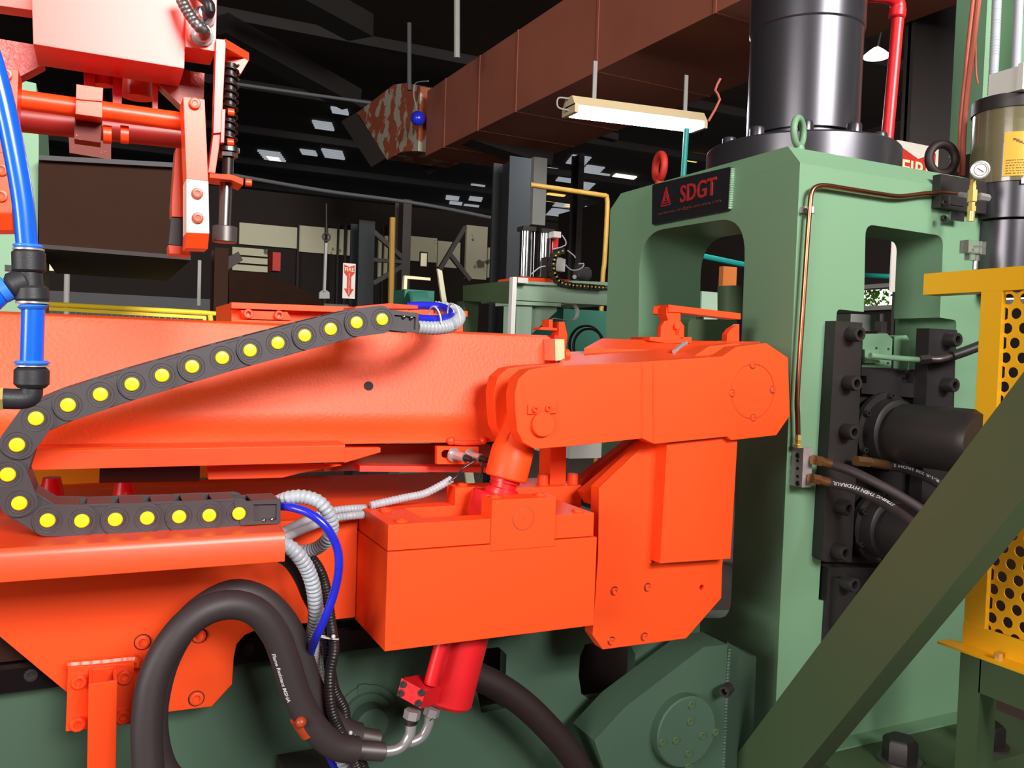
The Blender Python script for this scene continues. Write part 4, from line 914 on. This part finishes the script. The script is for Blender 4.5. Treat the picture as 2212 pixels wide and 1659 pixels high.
# ------------------------------------------------ side plate right of the block
YS = 1.42
sp = thing('side_plate', 'tall orange bolted side plate with a raised box under the lever', 'plate', U(1400, 1400, y=YS))
S1 = [(1294, 1054), (1402, 952), (1420, 930), (1592, 925), (1560, 1225), (1558, 1292), (1482, 1379), (1302, 1403), (1280, 1372), (1292, 1200)]
holes = [circ(U(*p, y=YS), (0, 1, 0), .0092, 20) for p in ((1327, 1277), (1399, 1269), (1321, 1385), (1392, 1376))]+[circ(U(1516, 1269, y=YS), (0, 1, 0), .0058, 16)]
part('plate', MB().prism(PY(S1, YS), (0, .004, 0), holes).prism([p+Vector((0, .004, 0)) for p in PY(S1, YS)], (0, .026, 0), [holes[4] and [q+Vector((0, .004, 0)) for q in holes[4]]]), 'orange_paint', sp)
for p in ((1327, 1277), (1399, 1269), (1321, 1385), (1392, 1376)): bolt(sp, U(*p, y=YS+.004), FR, .0072, .004, 'orange_paint'); part('bolt_recess', MB().ring(U(*p, y=YS+.001), FR, .0085, .0009, 24, 6), 'worn_red', sp)
part('raised_box', plate([(1442, 940), (1594, 935), (1578, 1207), (1426, 1217)], 1.385, .035), 'orange_paint', sp)
part('weld_bead', MB().tube([U(1421, 962, y=1.42), U(1406, 1217, y=1.42)], .0035, 8, rib=(.006, .0015)), 'orange_paint', sp)
bb = thing('bearing_base', 'orange base block with two cap bolts and upright fin behind the block', 'base', U(1180, 1090, y=1.56))
part('base', MB().box((U(1110, 1070, y=1.54).x, 1.54, U(1180, 1100, y=1.54).z), (U(1256, 1070, y=1.54).x, 1.66, U(1180, 1052, y=1.54).z)), 'orange_paint', bb)
zb_ = U(1180, 1052, y=1.54).z
for px in (1170, 1234): p = U(px, 1048, y=1.57); bolt(bb, Vector((p.x, 1.565, zb_)), UPV, .0115, .022, 'orange_paint')
part('fin', plate([(1190, 950), (1223, 950), (1222, 1052), (1187, 1052)], 1.57, .05), 'orange_paint', bb)
part('strut', MB().bar(U(1232, 1062, y=1.62), U(1400, 935, y=1.62), .03, .028, FR), 'orange_paint', bb)
part('strut', MB().bar(U(1262, 1075, y=1.5), U(1420, 940, y=1.5), .03, .03, FR), 'orange_paint', bb)
# ------------------------------------------------ long beam
YM = 1.56
bmn = thing('long_beam', 'long rough orange cast beam behind the cable chain', 'beam', U(600, 962, y=YM))
xb1 = U(1192, 850, y=YM).x; zbb = U(650, 961, y=YM).z; zbt_ = U(650, 700, y=YM).z
Hb = zbt_-zbb
sec = [(0, 0), (0, .0), (-.0, .12), (-.006, .16), (-.006, .3), (0, .34), (0, .44), (.006, .5), (.008, .9), (.014, .98), (.03, 1.0)]
pp = [(-.62, YM+a*1.0, zbb+b*Hb) for a, b in sec]+[(-.62, YM+.2, zbb+Hb), (-.62, YM+.2, zbb)]
part('beam', MB().prism(pp[1:], (xb1+.62, 0, 0)), 'orange_cast', bmn)
part('end_plate', MB().box((xb1, YM-.004, zbb+.02), (xb1+.008, YM+.2, zbt_)), 'red_paint', bmn)
part('stop_pad', plate([(1199, 732), (1219, 733), (1220, 778), (1200, 779)], 1.52, .05), 'overexposed_peach', bmn)
part('button', MB().cyl(U(1216, 766, y=1.54), U(1227, 766, y=1.54), .011, n=20), 'orange_paint', bmn)
hb_ = U(797, 834, y=YM+.0015); part('bore', MB().lathe(hb_+Vector((0, .008, 0)), FR, [(0, .0085), (.008, .0085)], 28), 'steel_dark', bmn)
part('lower_rail', MB().prism([(-.62, 1.5, U(400, 1007, y=1.5).z), (-.62, 1.5, U(400, 969, y=1.5).z), (-.62, 1.504, U(400, 964, y=1.5).z), (-.62, 1.59, U(400, 964, y=1.5).z), (-.62, 1.59, U(400, 1007, y=1.5).z)], (U(745, 985, y=1.5).x+.62, 0, 0)), 'orange_gloss', bmn)
part('wedge', plate([(744, 967), (822, 967), (822, 977), (744, 1000)], 1.56, .02), 'orange_paint', bmn)
part('back_web', plate([(700, 962), (1060, 960), (1060, 1012), (700, 1018)], 1.68, .02), 'rust_duct', bmn)
part('skid_plate', plate([(480, 1005), (740, 1005), (650, 1022), (610, 1032), (450, 1036), (448, 1010)], 1.56, .02), 'orange_paint', bmn)
part('slide_bar', plate([(777, 1006), (1050, 1009), (1050, 1021), (777, 1019)], 1.6, .04), 'pink_orange', bmn)
part('small_weld', MB().tube([U(968, 954, y=YM-.004), U(1000, 957, y=YM-.006), U(1040, 956, y=YM-.004)], .005, 8).ball(U(974, 952, y=YM-.004), .009, 10).ball(U(1044, 952, y=YM-.004), .008, 10), 'orange_gloss', bmn)
for px, py in ((112, 1045), (270, 1042)):
    p = U(px, py, y=1.8); part('conical_stud', MB().cyl(p-UPV*.025, p+UPV*.012, .022, .015, 20), 'red_paint', bmn)
part('air_cylinder', MB().cyl(U(215, 1024, y=1.68), U(430, 1022, y=1.68), .016, n=20), 'steel_dark', None, 'small dark cylinder lying under the lower rail', 'cylinder')
# sensors
sb = thing('sensor_bracket', 'orange sensor bracket with slot below the beam', 'bracket', U(990, 1004, y=1.56))
part('bracket', MB().prism(PY([(944, 964), (1034, 965), (1034, 1003), (944, 1003)], 1.55), (0, .012, 0), [PY([(954, 977), (960, 972), (976, 972), (976, 988), (960, 990), (954, 986)], 1.55)]), 'orange_paint', sb)
for i, (px, py, lb) in enumerate(((978, 982, 'left chrome proximity sensor on the orange bracket'), (1012, 984, 'right chrome proximity sensor on the orange bracket'))):
    s = thing('proximity_sensor', lb, 'sensor', U(px, py, y=1.54), 'proximity sensors under the beam')
    c = U(px, py, y=1.548); d = Vector((.42, -1, -.08)).normalized()
    part('nut', MB().lathe(c, d, [(0, .0145), (.005, .0145), (.0055, .011)], 14), 'bright_steel', s)
    part('body', MB().cyl(c, c+d*.034, .0092, n=24), 'bright_steel', s)
    part('cable_boot', MB().cyl(c+d*.036, c+d*.05, .0072, .0045, 16), 'corrugated_black', s)
    e = c+d*.05
    pth = [e, e+d*.012] + ([U(1000, 1012, y=1.49), U(985, 1030, y=1.48), U(975, 1037, y=1.48)] if i == 0 else [U(1040, 1000, y=1.48), U(1042, 1015, y=1.48), U(1034, 1034, y=1.48)])
    part('cable', MB().tube(pth, .0022, 10), 'corrugated_black', s)
part('conduit', MB().tube([U(*p, y=1.5) for p in ((976, 1035), (950, 1050), (915, 1067), (872, 1076), (800, 1092))], .0072, 12, rib=(.0062, .0014)), 'conduit_grey', None, 'thin grey ribbed conduit leading to the two chrome sensors', 'conduit')
# ------------------------------------------------ carriage
zct = U(690, 1122, y=YP).z
cr = thing('carriage', 'wide orange carriage plate bolted low on the slide rail', 'carriage', U(400, 1500, y=YP))
CP = [(-220, 1110), (764, 1118), (759, 1334), (560, 1358), (528, 1372), (511, 1392), (505, 1420), (501, 1478), (457, 1526), (345, 1540), (150, 1500), (0, 1375), (-220, 1190)]
cp_ = PY(CP, YP); cp_[0].z = cp_[1].z = zct; cp_[1].x = cp_[2].x = XL-.001
part('front_plate', MB().prism(cp_, (0, .03, 0)), 'orange_paint', cr)
part('top_plate', MB().box((-.7, YP+.031, zct-.02), (U(1100, 1100, y=YP+.1).x, 2.05, zct)), 'orange_paint', cr)
for p in ((308, 1387), (430, 1373), (424, 1509)): bolt(cr, U(*p, y=YP), FR, .0115, .004, 'orange_paint'); part('bolt_recess', MB().ring(U(*p, y=YP), FR, .0128, .0009, 28, 6), 'steel_dark', cr)
ty = thing('chain_tray', 'orange angle tray under the lower run of the cable chain', 'tray', U(300, 1240, y=1.28))
xt1 = U(616, 1180, y=1.28).x; ztt = U(450, 1160, y=1.28).z; ztb = U(450, 1225, y=1.28).z
tpf = [(1.28, ztb), (1.28, ztt-.011), (1.283, ztt-.004), (1.286, ztt), (1.5, ztt), (1.5, ztt-.004), (1.29, ztt-.004), (1.284, ztb)]
part('angle', MB().prism([(-.5, a, b) for a, b in tpf], (xt1+.5, 0, 0)), 'orange_gloss', ty)
part('bracket', MB().box((-.1, 1.47, ztt-.06), (.15, YP, ztt-.005)), 'orange_paint', ty)
pb_ = thing('post_bracket', 'orange square post with open top bolted to the carriage at lower left', 'post', U(220, 1659, y=1.45))
part('base_plate', plate([(147, 1441), (290, 1432), (288, 1563), (142, 1580)], 1.49, .02), 'orange_gloss', pb_)
part('top_weld', MB().tube([U(145, 1436, y=1.5), U(220, 1430, y=1.5), U(292, 1424, y=1.5), U(296, 1440, y=1.5)], .007, 8, rib=(.015, .001)), 'orange_gloss', pb_)
for p in ((171, 1471), (269, 1461), (168, 1562), (266, 1547)): bolt(pb_, U(*p, y=1.49), FR, .0115, .009, 'orange_gloss')
px0, px1 = U(190, 1550, y=1.42).x, U(252, 1550, y=1.42).x; zp = U(222, 1474, y=1.42).z
part('square_post', MB().prism([(px0, 1.42, zp-.5), (px1, 1.42, zp-.5), (px1, 1.488, zp-.5), (px0, 1.488, zp-.5)], (0, 0, .5), [[(px0+.005, 1.425, zp-.5), (px1-.005, 1.425, zp-.5), (px1-.005, 1.483, zp-.5), (px0+.005, 1.483, zp-.5)]]), 'orange_gloss', pb_)
# ------------------------------------------------ cable chain
YC = 1.34
pins = [(825, 690), (770, 697), (714, 711), (658, 725), (600, 741), (540, 757), (480, 773), (415, 792), (350, 811), (285, 830), (217, 852), (147, 875), (78, 904), (37, 961), (17, 1025), (42, 1087), (103, 1124), (177, 1125), (249, 1122), (318, 1119), (387, 1116), (452, 1113), (516, 1109)]
PP = [U(*p, y=YC) for p in pins]
cc_ = thing('cable_chain', 'large black cable chain with yellow pin caps looping across the beam', 'cable chain', U(40, 1130, y=YC))
Rc = .0225; DW = .068; LK = []
def capsule(a, b, y, t, R=Rc, n=12):
    d = (b-a).normalized(); nn = Vector((-d.z, 0, d.x)); pts = []; E = (b-a).length*.455
    for i in range(n+1):
        w = pi*i/n; pts.append(a+nn*(R*cos(w))-d*(E*sin(w)))
    for i in range(n+1):
        w = pi*i/n; pts.append(b-nn*(R*cos(w))+d*(E*sin(w)))
    return [Vector((p.x, y, p.z)) for p in pts], (0, t, 0)
capmesh = None
for i in range(len(PP)-1):
    a, b = PP[i], PP[i+1]; o = 0 if i % 2 == 0 else .0035
    mb = MB().prism(*capsule(a, b, YC+o, .005)).prism(*capsule(a, b, YC+DW-o, .005))
    d = (b-a).normalized(); nn = Vector((-d.z, 0, d.x)); m = (a+b)/2
    for s in (-1, 1):
        e = m+nn*(s*(Rc-.002)); mb.prism([Vector((e.x, YC+.003, e.z))+d*u+nn*v for u, v in ((-.016, -.0015), (.016, -.0015), (.016, .0015), (-.016, .0015))], (0, DW-.002, 0))
    for c in (a, b):
        mb.ring(Vector((c.x, YC+o, c.z)), FR, .0175, .0006, 28, 5)
        mb.ring(Vector((c.x, YC+o, c.z)), FR, .0135, .0005, 24, 5)
    LK.append(part('chain_link', mb, 'black_plastic', cc_))
for i, c in enumerate(PP):
    if capmesh is None:
        capmesh = meshdata('pin_cap', MB().lathe((0, 0, 0), (0, -1, 0), [(0, .0098), (.002, .0098), (.0036, .0085), (.0042, .005)], 24), 'pin_yellow', Vector((0, 0, 0)))
    o = bpy.data.objects.new('pin_cap', capmesh); COL.objects.link(o); o.parent = LK[min(i, len(LK)-1)]; o.location = Vector((c.x, YC, c.z))-wloc(cc_)
def endbr(P4, hole, nm):
    q = PY(P4, YC+.001)
    part('end_bracket', MB().prism(q, (0, .006, 0), [PY(hole, YC+.001)]).prism([p+Vector((0, .005, 0)) for p in q], (0, .003, 0)), 'black_plastic', cc_)
    part('end_bracket', MB().prism([p+Vector((0, DW-.01, 0)) for p in q], (0, .006, 0)), 'black_plastic', cc_)
endbr([(800, 663), (905, 677), (903, 719), (838, 713), (808, 717)], [(852, 680), (898, 685), (897, 712), (852, 708)], 'a')
endbr([(505, 1085), (545, 1083), (606, 1082), (606, 1131), (520, 1135)], [(548, 1090), (598, 1089), (597, 1123), (548, 1125)], 'b')
part('end_floor', MB().box((U(850, 672, y=YC).x, YC+.003, U(870, 676, y=YC).z-.002), (U(904, 672, y=YC).x, YC+DW, U(870, 676, y=YC).z+.002)), 'black_plastic', cc_)
part('end_floor', MB().box((U(545, 1080, y=YC).x, YC+.003, U(570, 1083, y=YC).z-.002), (U(604, 1080, y=YC).x, YC+DW, U(570, 1083, y=YC).z+.001)), 'black_plastic', cc_)
for p in ((873, 684), (889, 686), (570, 1124), (588, 1122)): part('screw', MB().ball(U(*p, y=YC+.002), .0035, 10), 'steel', cc_)
part('chain_bracket', MB().prism([U(768, 662, y=1.42), U(840, 655, y=1.36), U(903, 660, y=1.36), U(903, 667, y=1.36), U(842, 667, y=1.36), U(768, 673, y=1.42)], (0, .08, 0)), 'orange_gloss', None, 'orange strip bracket holding the upper end of the cable chain', 'bracket')
# conduits and air lines
def run(name, pts, r, m, label, cat, rib=None, n=14, ys=None):
    P = [U(a, b, y=(ys[min(i, len(ys)-1)] if ys else 1.36)) for i, (a, b) in enumerate(pts)]
    return part(name, MB().tube(P, r, n, rib=rib), m, None, label, cat), P
run('conduit', [(600, 1085), (625, 1075), (655, 1073), (688, 1084), (710, 1110), (717, 1140), (705, 1168), (680, 1186), (650, 1192), (640, 1192)], .0105, 'conduit_grey', 'fat grey ribbed conduit looping out of the lower chain end', 'conduit', (.0075, .0022), ys=[1.38, 1.36, 1.35, 1.34, 1.34, 1.35, 1.37, 1.4, 1.42, 1.43])
run('conduit', [(608, 1150), (640, 1134), (672, 1120), (700, 1108), (730, 1102), (760, 1099), (790, 1098)], .0068, 'conduit_grey', 'upper of two parallel thin grey conduits behind the blue air hose', 'conduit', (.0058, .0015), ys=[1.42, 1.45, 1.48, 1.5, 1.5, 1.5, 1.52])
run('conduit', [(612, 1163), (640, 1150), (675, 1136), (702, 1126), (730, 1118), (760, 1114), (790, 1112)], .0068, 'conduit_grey', 'lower of two parallel thin grey conduits behind the blue air hose', 'conduit', (.0058, .0015), ys=[1.38, 1.42, 1.45, 1.47, 1.48, 1.48, 1.5])
run('conduit', [(596, 1170), (622, 1180), (645, 1200), (665, 1232), (678, 1275), (682, 1330), (676, 1380), (678, 1430), (686, 1480), (700, 1530), (730, 1620), (760, 1700)], .0115, 'conduit_grey', 'fat grey ribbed conduit hanging down from the tray end', 'conduit', (.0078, .0024), ys=[1.34, 1.34, 1.34, 1.35, 1.36, 1.38, 1.42, 1.45])
run('air_hose', [(600, 1093), (630, 1096), (670, 1110), (704, 1138), (727, 1180), (732, 1225), (722, 1280), (702, 1335), (678, 1388), (668, 1430), (670, 1500), (690, 1580), (715, 1640), (750, 1700)], .0068, 'tube_deep_blue', 'deep blue air hose looping down from the lower chain end', 'air hose', n=18, ys=[1.37, 1.34, 1.32, 1.31, 1.31, 1.31, 1.32, 1.33, 1.36, 1.42, 1.45])
run('black_conduit', [(600, 1200), (625, 1216), (648, 1250), (665, 1290), (690, 1340), (706, 1390), (712, 1440), (722, 1490), (742, 1530), (748, 1560), (770, 1620), (800, 1700)], .0092, 'corrugated_black', 'black ribbed conduit behind the fat hanging grey conduit', 'conduit', (.005, .0012), ys=[1.38, 1.38, 1.4, 1.42, 1.42, 1.41, 1.4])
run('black_conduit', [(660, 1190), (690, 1230), (706, 1280), (714, 1340), (722, 1400), (712, 1460), (716, 1530), (735, 1580), (765, 1640), (790, 1710)], .0085, 'corrugated_black', 'black ribbed conduit hanging under the deep blue air hose', 'conduit', (.005, .0012), ys=[1.44, 1.43, 1.42, 1.4, 1.38, 1.37, 1.36])
for (px, py, lb) in ((708, 1377, 'white cable tie round the black conduits below the tray end'), (745, 1585, 'white cable tie round the black conduits near the steel ferrules')):
    t = thing('cable_tie', lb, 'cable tie', U(px, py, y=1.37))
    part('band', MB().ring(U(px, py, y=1.385), (.25, .2, 1), .0175, .0014, 32, 8), 'white_plastic', t); part('lock', MB().ball(U(px+12, py-2, y=1.36), .0036, 10), 'white_plastic', t)
run('conduit', [(900, 706), (940, 708), (975, 702), (991, 686), (978, 670), (940, 664)], .0115, 'conduit_grey', 'fat grey ribbed conduit curling from the upper chain end', 'conduit', (.0075, .0022), ys=[1.37, 1.38, 1.4, 1.44, 1.48, 1.5])
run('air_hose', [(900, 688), (935, 690), (962, 688), (974, 678), (955, 664), (915, 660), (880, 662)], .0075, 'tube_deep_blue', 'deep blue air hose curling from the upper chain end', 'air hose', n=18, ys=[1.37, 1.38, 1.4, 1.43, 1.47, 1.49, 1.5])
for (px, py, lb) in ((940, 690, 'white cable tie on the upper blue and grey hoses, left one'), (980, 684, 'white cable tie on the upper blue and grey hoses, right one')):
    part('cable_tie', MB().ring(U(px, py, y=1.39), (1, .1, .2), .0225, .0014, 28, 8), 'white_plastic', None, lb, 'cable tie')
# ------------------------------------------------ bed and slide rail
YG = 1.62
bd = thing('machine_bed', 'long green machine bed, darkened for shade, under the slide rail', 'bed', U(700, 1659, y=YG))
hA = [(1046, 1404), (1078, 1398), (1094, 1412), (1092, 1480), (1080, 1530), (1040, 1545), (900, 1540), (900, 1500), (1000, 1480), (1044, 1450)]
hA = [(1040, 1402), (1078, 1398), (1094, 1414), (1090, 1530), (1040, 1540), (1020, 1440)]
hB = [(1264, 1392), (1330, 1380), (1360, 1392), (1372, 1412), (1370, 1462), (1350, 1500), (1276, 1512), (1256, 1500), (1250, 1460), (1253, 1418)]
part('front_plate', MB().prism(PY([(-260, 1385), (1512, 1258), (1512, 1780), (-260, 1780)], YG), (0, .03, 0), [PY(hA, YG), PY(hB, YG)]), 'shaded_green', bd)
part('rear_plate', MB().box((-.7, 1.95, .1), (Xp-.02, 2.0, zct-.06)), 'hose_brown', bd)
part('top_cover', MB().box((-.7, YG, zct-.07), (1.05, 1.95, zct-.05)), 'shaded_green', bd)
b0 = U(790, 1545, y=YG)
part('boss', MB().lathe(b0, FR, [(0, .062), (.006, .062), (.007, .05), (.016, .048), (.017, .034), (.05, .032), (.053, .027)], 40), 'shaded_green', bd)
part('flange_wing', MB().prism(rounded(PY([(770, 1480), (800, 1478), (862, 1528), (850, 1562), (790, 1590)], YG-.008), .02), (0, .008, 0)), 'shaded_green', bd)
bolt(bd, U(838, 1531, y=YG-.008), FR, .007, .01, 'dull_steel')
rl = thing('slide_rail', 'black steel slide rail with socket bolts on the green bed', 'rail', U(100, 1470, y=1.575))
zr0 = U(380, 1452, y=1.575).z; zr1 = U(380, 1398, y=1.575).z
part('rail', MB().prism([(-.7, 1.575, zr0), (-.7, 1.575, zr1-.006), (-.7, 1.58, zr1), (-.7, YG, zr1), (-.7, YG, zr0)], (1.55, 0, 0)), 'rail_steel', rl)
for px in (67, 230, 384, 537, 690):
    bolt(rl, U(px, 1459-(px-67)*.117, y=1.575), FR, .0105, .0012, 'black_steel')
part('upper_ledge', MB().box((-.7, 1.59, zr1+.002), (.1, YG, zr1+.045)), 'hood_brown', bd)
part('wire_tray', MB().box((U(610, 1640, y=1.55).x, 1.5, U(700, 1655, y=1.55).z-.02), (U(760, 1640, y=1.55).x, 1.6, U(700, 1640, y=1.55).z)), 'steel_dark', None, 'dark wire tray at the bottom edge under the hose ends', 'tray')
# ------------------------------------------------ gripper head, upper left
YH = 1.15
gh = thing('clamping_gripper', 'glossy orange pink gripper head at the upper left', 'gripper', U(230, 150, y=YH))
part('housing', plate([(66, -90), (404, -90), (398, 148), (72, 95)], YH, .085), 'pink_orange', gh)
part('terminal_plate', plate([(401, -90), (470, -90), (466, 111), (401, 101)], YH-.01, .06), 'pink_orange', gh)
part('rear_bar', plate([(-60, -16), (72, -2), (70, 22), (-60, 4)], YH+.08, .03), 'pink_orange', gh)
part('gusset', plate([(-60, 74), (72, 96), (96, 138), (38, 168), (-60, 168)], YH+.09, .03), 'pink_rough', gh)
part('gusset', plate([(330, 168), (398, 152), (442, 158), (440, 216), (396, 232)], YH+.09, .03), 'pink_rough', gh)
part('hanger_plate', plate([(180, 145), (205, 150), (205, 190), (182, 188)], YH+.1, .02), 'red_paint', gh)
part('hanger_plate', plate([(243, 158), (265, 162), (263, 226), (244, 222)], YH+.1, .02), 'red_paint', gh)
part('hanger_plate', plate([(330, 168), (342, 172), (341, 240), (330, 238)], YH+.1, .02), 'pink_orange', gh)
part('guide_pin', MB().cyl(U(223, 150, y=YH+.12), U(223, 185, y=YH+.12), .012, n=20), 'pink_orange', gh)
part('guide_pin', MB().cyl(U(298, 160, y=YH+.16), U(298, 212, y=YH+.16), .02, n=24), 'pink_orange', gh)
part('cross_bar', MB().cyl(U(-40, 204, y=YH+.03), U(418, 266, y=YH+.03), .0115, n=32), 'orange_gloss', gh)
part('rear_cross_bar', MB().cyl(U(-40, 246, y=YH+.12), U(400, 294, y=YH+.12), .0175, n=32), 'shaded_red', gh)
part('clamp', plate([(165, 182), (223, 190), (221, 219), (164, 214)], YH, .055), 'orange_gloss', gh)
part('clamp', plate([(164, 216), (221, 221), (221, 254), (163, 246)], YH, .055), 'orange_gloss', gh)
part('clamp_foot', plate([(162, 250), (220, 258), (217, 308), (160, 300)], YH+.03, .03), 'worn_red', gh)
for px in (223, 260): part('lug', MB().cyl(U(px, 290, y=YH+.05), U(px+18, 292, y=YH+.05), .0112, n=24), 'orange_gloss', gh)
for (px, py) in ((437, 78), (441, 38)):
    c = U(px, py, y=YH-.01)
    part('cable_gland', MB().lathe(c, FR, [(0, .0132), (.005, .0132), (.006, .0105), (.012, .009), (.02, .008)], 12), 'silver_ring', gh)
# fingers
for nm, lb, P1_, P2_, bl in (('gripper_finger', 'right orange gripper finger with pad coloured pale as glare', [(396, 209), (442, 215), (450, 392), (403, 386)], [(403, 386), (450, 392), (452, 504), (403, 502)], ((421, 223), (426, 418), (427, 471))),
                        ('gripper_finger', 'left gripper finger cut by the left edge behind the blue hose', [(-40, 142), (40, 151), (36, 262), (44, 300), (30, 330), (-40, 330)], [(-40, 330), (28, 330), (26, 460), (-40, 460)], ((12, 160), (3, 367), (2, 423)))):
    f = thing(nm, lb, 'gripper finger', U(P1_[0][0]+20, 520, y=YH-.03))
    part('arm', plate(P1_, YH-.03, .05), 'orange_gloss', f)
    part('pad', plate(P2_, YH-.032, .052), 'glare_white' if P1_[0][0] > 0 else 'orange_gloss', f, label='pad coloured pale as glare' if P1_[0][0] > 0 else None)
    a, b = P2_[3], P2_[2]
    pa = U(a[0], a[1], y=YH-.032); pb1 = U(b[0], b[1], y=YH-.032)
    part('tip', MB().prism([pa, pa+Vector((0, .012, -.018)), pa+Vector((0, .052, -.018)), pa+Vector((0, .052, 0))], pb1-pa), 'orange_gloss', f)
    for p in bl: bolt(f, U(*p, y=YH-.0335), FR, .0068, .0015, 'tape_orange' if P1_[0][0] > 0 and p[1] > 300 else 'orange_gloss')
rf_ = thing('rear_gripper_jaw', 'orange jaw with dark grey insert behind the right gripper finger', 'gripper jaw', U(385, 550, y=YH+.08))
part('arm', plate([(380, 320), (404, 322), (404, 470), (371, 468), (371, 440)], YH+.06, .04), 'orange_gloss', rf_)
part('insert', plate([(370, 470), (404, 473), (404, 532), (364, 528)], YH+.06, .04), 'black_plastic', rf_)
part('tip', plate([(364, 529), (404, 533), (412, 552), (366, 548)], YH+.06, .04), 'orange_gloss', rf_)
sb2 = thing('spring_bracket', 'pink orange bracket with two lugs beside the spring rod', 'bracket', U(480, 390, y=YH))
part('web', plate([(467, 84), (488, 86), (478, 286), (461, 288)], YH-.02, .02), 'pink_orange', sb2)
part('lower_web', plate([(461, 288), (478, 286), (465, 374), (450, 372)], YH-.015, .02), 'orange_gloss', sb2)
part('clip', plate([(479, 236), (487, 236), (484, 308), (477, 308)], YH-.022, .012), 'pink_orange', sb2)
part('top_lug', MB().prism([U(486, 84, y=YH-.02), U(489, 85, y=YH-.02), U(538, 114, y=YH+.03), U(538, 131, y=YH+.03), U(489, 104, y=YH-.02)], (-.015, .03, 0)), 'orange_gloss', sb2)
part('top_gusset', plate([(489, 104), (537, 131), (520, 160), (490, 142)], YH+.02, .01), 'orange_gloss', sb2)
part('bottom_lug', MB().prism([U(453, 374, y=YH-.02), U(500, 377, y=YH-.02), U(526, 386, y=YH-.01), U(525, 400, y=YH-.01), U(500, 389, y=YH-.02), U(453, 384, y=YH-.02)], (0, .045, 0)), 'orange_gloss', sb2)
for p in ((492, 242), (491, 307), (530, 394)): bolt(sb2, U(*p, y=YH-.005), (1, -.1, 0), .0048, .008, 'orange_gloss')
sr = thing('spring_rod', 'vertical dark rod with coil spring and nuts beside the gripper', 'rod', U(487, 525, y=YH))
rA = U(499, 138, y=YH+.005); rB = U(492, 380, y=YH+.005); rC = U(489, 392, y=YH+.005); rD = U(485, 492, y=YH+.005)
part('rod', MB().cyl(rA, rB, .0068, n=20), 'dark_spring', sr)
sp_ = []; nt_ = 11; rS0 = rA; rS1 = U(494, 318, y=YH+.005); dS = (rS1-rS0)
for i in range(nt_*12+1):
    w = 2*pi*i/12; sp_.append(rS0+dS*(i/(nt_*12))+Vector((cos(w)*.0092, sin(w)*.0092, 0)))
part('spring', MB().tube(sp_, .0017, 8, smooth=False), 'dark_spring', sr)
part('nut', MB().cyl(U(494, 320, y=YH+.005), U(494, 329, y=YH+.005), .0135, n=24), 'steel', sr)
part('nut', MB().cyl(U(493, 331, y=YH+.005), U(493, 340, y=YH+.005), .012, n=6), 'dull_steel', sr)
part('shaft', MB().cyl(rC, rD, .0076, n=24), 'steel', sr)
part('foot', MB().cyl(U(486, 489, y=YH+.005), U(485, 524, y=YH+.005), .0152, n=32, ch=.001), 'dull_steel', sr)
run('conduit', [(384, -20), (397, 10), (412, 35), (428, 56), (442, 68), (438, 78)], .0064, 'dull_steel', 'grey ribbed conduit ending in the lower chrome gland', 'conduit', (.0055, .0012), ys=[YH-.03, YH-.035, YH-.04, YH-.045, YH-.04, YH-.015])
run('cable', [(420, -20), (438, -4), (453, 12), (452, 28), (441, 38)], .0062, 'corrugated_black', 'black cable bending into the upper chrome gland', 'cable', ys=[YH-.02, YH-.035, YH-.045, YH-.04, YH-.015])
# ------------------------------------------------ blue hose with push-in fittings
YU = .78
def cy(name, p, q, r, m, parent, n=36, ch=0., y=YU, r1=None): return part(name, MB().cyl(U(*p, y=y), U(*q, y=y), r, r1, n=n, ch=ch), m, parent)
part('air_hose', MB().tube([U(*p, y=YU) for p in ((-60, 20), (-20, 120), (10, 230), (33, 340), (50, 440), (59, 535))], .0079, 28), 'tube_blue', None, 'bright blue air hose curving down the left edge to the black tee', 'air hose')
te = thing('tee_fitting', 'black plastic push-in tee joining the blue hoses', 'fitting', U(65, 665, y=YU))
cy('blue_collar', (61, 528), (61, 536), .0108, 'collar_blue', te, ch=.001); cy('silver_ring', (62, 537), (62, 541), .0112, 'silver_ring', te)
cy('socket', (62, 542), (63, 588), .0121, 'fitting_black', te, ch=.0015); cy('neck', (63, 588), (66, 628), .0095, 'fitting_black', te)
cy('socket', (68, 618), (70, 652), .0121, 'fitting_black', te, ch=.002, r1=.0125); cy('silver_ring', (71, 652), (71, 656), .0122, 'silver_ring', te); cy('blue_collar', (71, 657), (72, 668), .0112, 'collar_blue', te, ch=.002)
cy('branch', (66, 604), (18, 622), .0108, 'fitting_black', te, ch=.003); cy('blue_collar', (18, 622), (2, 630), .0098, 'collar_blue', te)
part('release_tab', MB().box(U(10, 585, y=YU-.002), U(40, 575, y=YU+.004)), 'fitting_black', te)
cy('air_hose', (72, 660), (68, 792), .0084, 'tube_blue', None)
o = COL.objects[-1]; tag(o, 'short straight blue air hose between black tee and black elbow', 'air hose')
part('air_hose', MB().tube([U(*p, y=YU) for p in ((10, 626), (-10, 645), (-40, 672), (-80, 700))], .0082, 24), 'tube_blue', None, 'blue air hose stub leaving the tee at the left edge', 'air hose')
el = thing('elbow_fitting', 'black plastic push-in elbow at the end of the short blue hose', 'fitting', U(60, 880, y=YU))
cy('blue_collar', (69, 779), (69, 788), .0131, 'collar_blue', el, ch=.002); cy('silver_ring', (69, 789), (69, 792), .0126, 'silver_ring', el)
cy('socket', (69, 792), (68, 838), .0127, 'fitting_black', el, ch=.003)
part('bend', MB().tube([U(68, 825, y=YU), U(68, 850, y=YU), U(62, 858, y=YU), U(45, 862, y=YU), U(8, 861, y=YU)], .0082, 28), 'fitting_black', el)
cy('brass_thread', (8, 861), (-30, 861), .0098, 'brass', el, n=6)
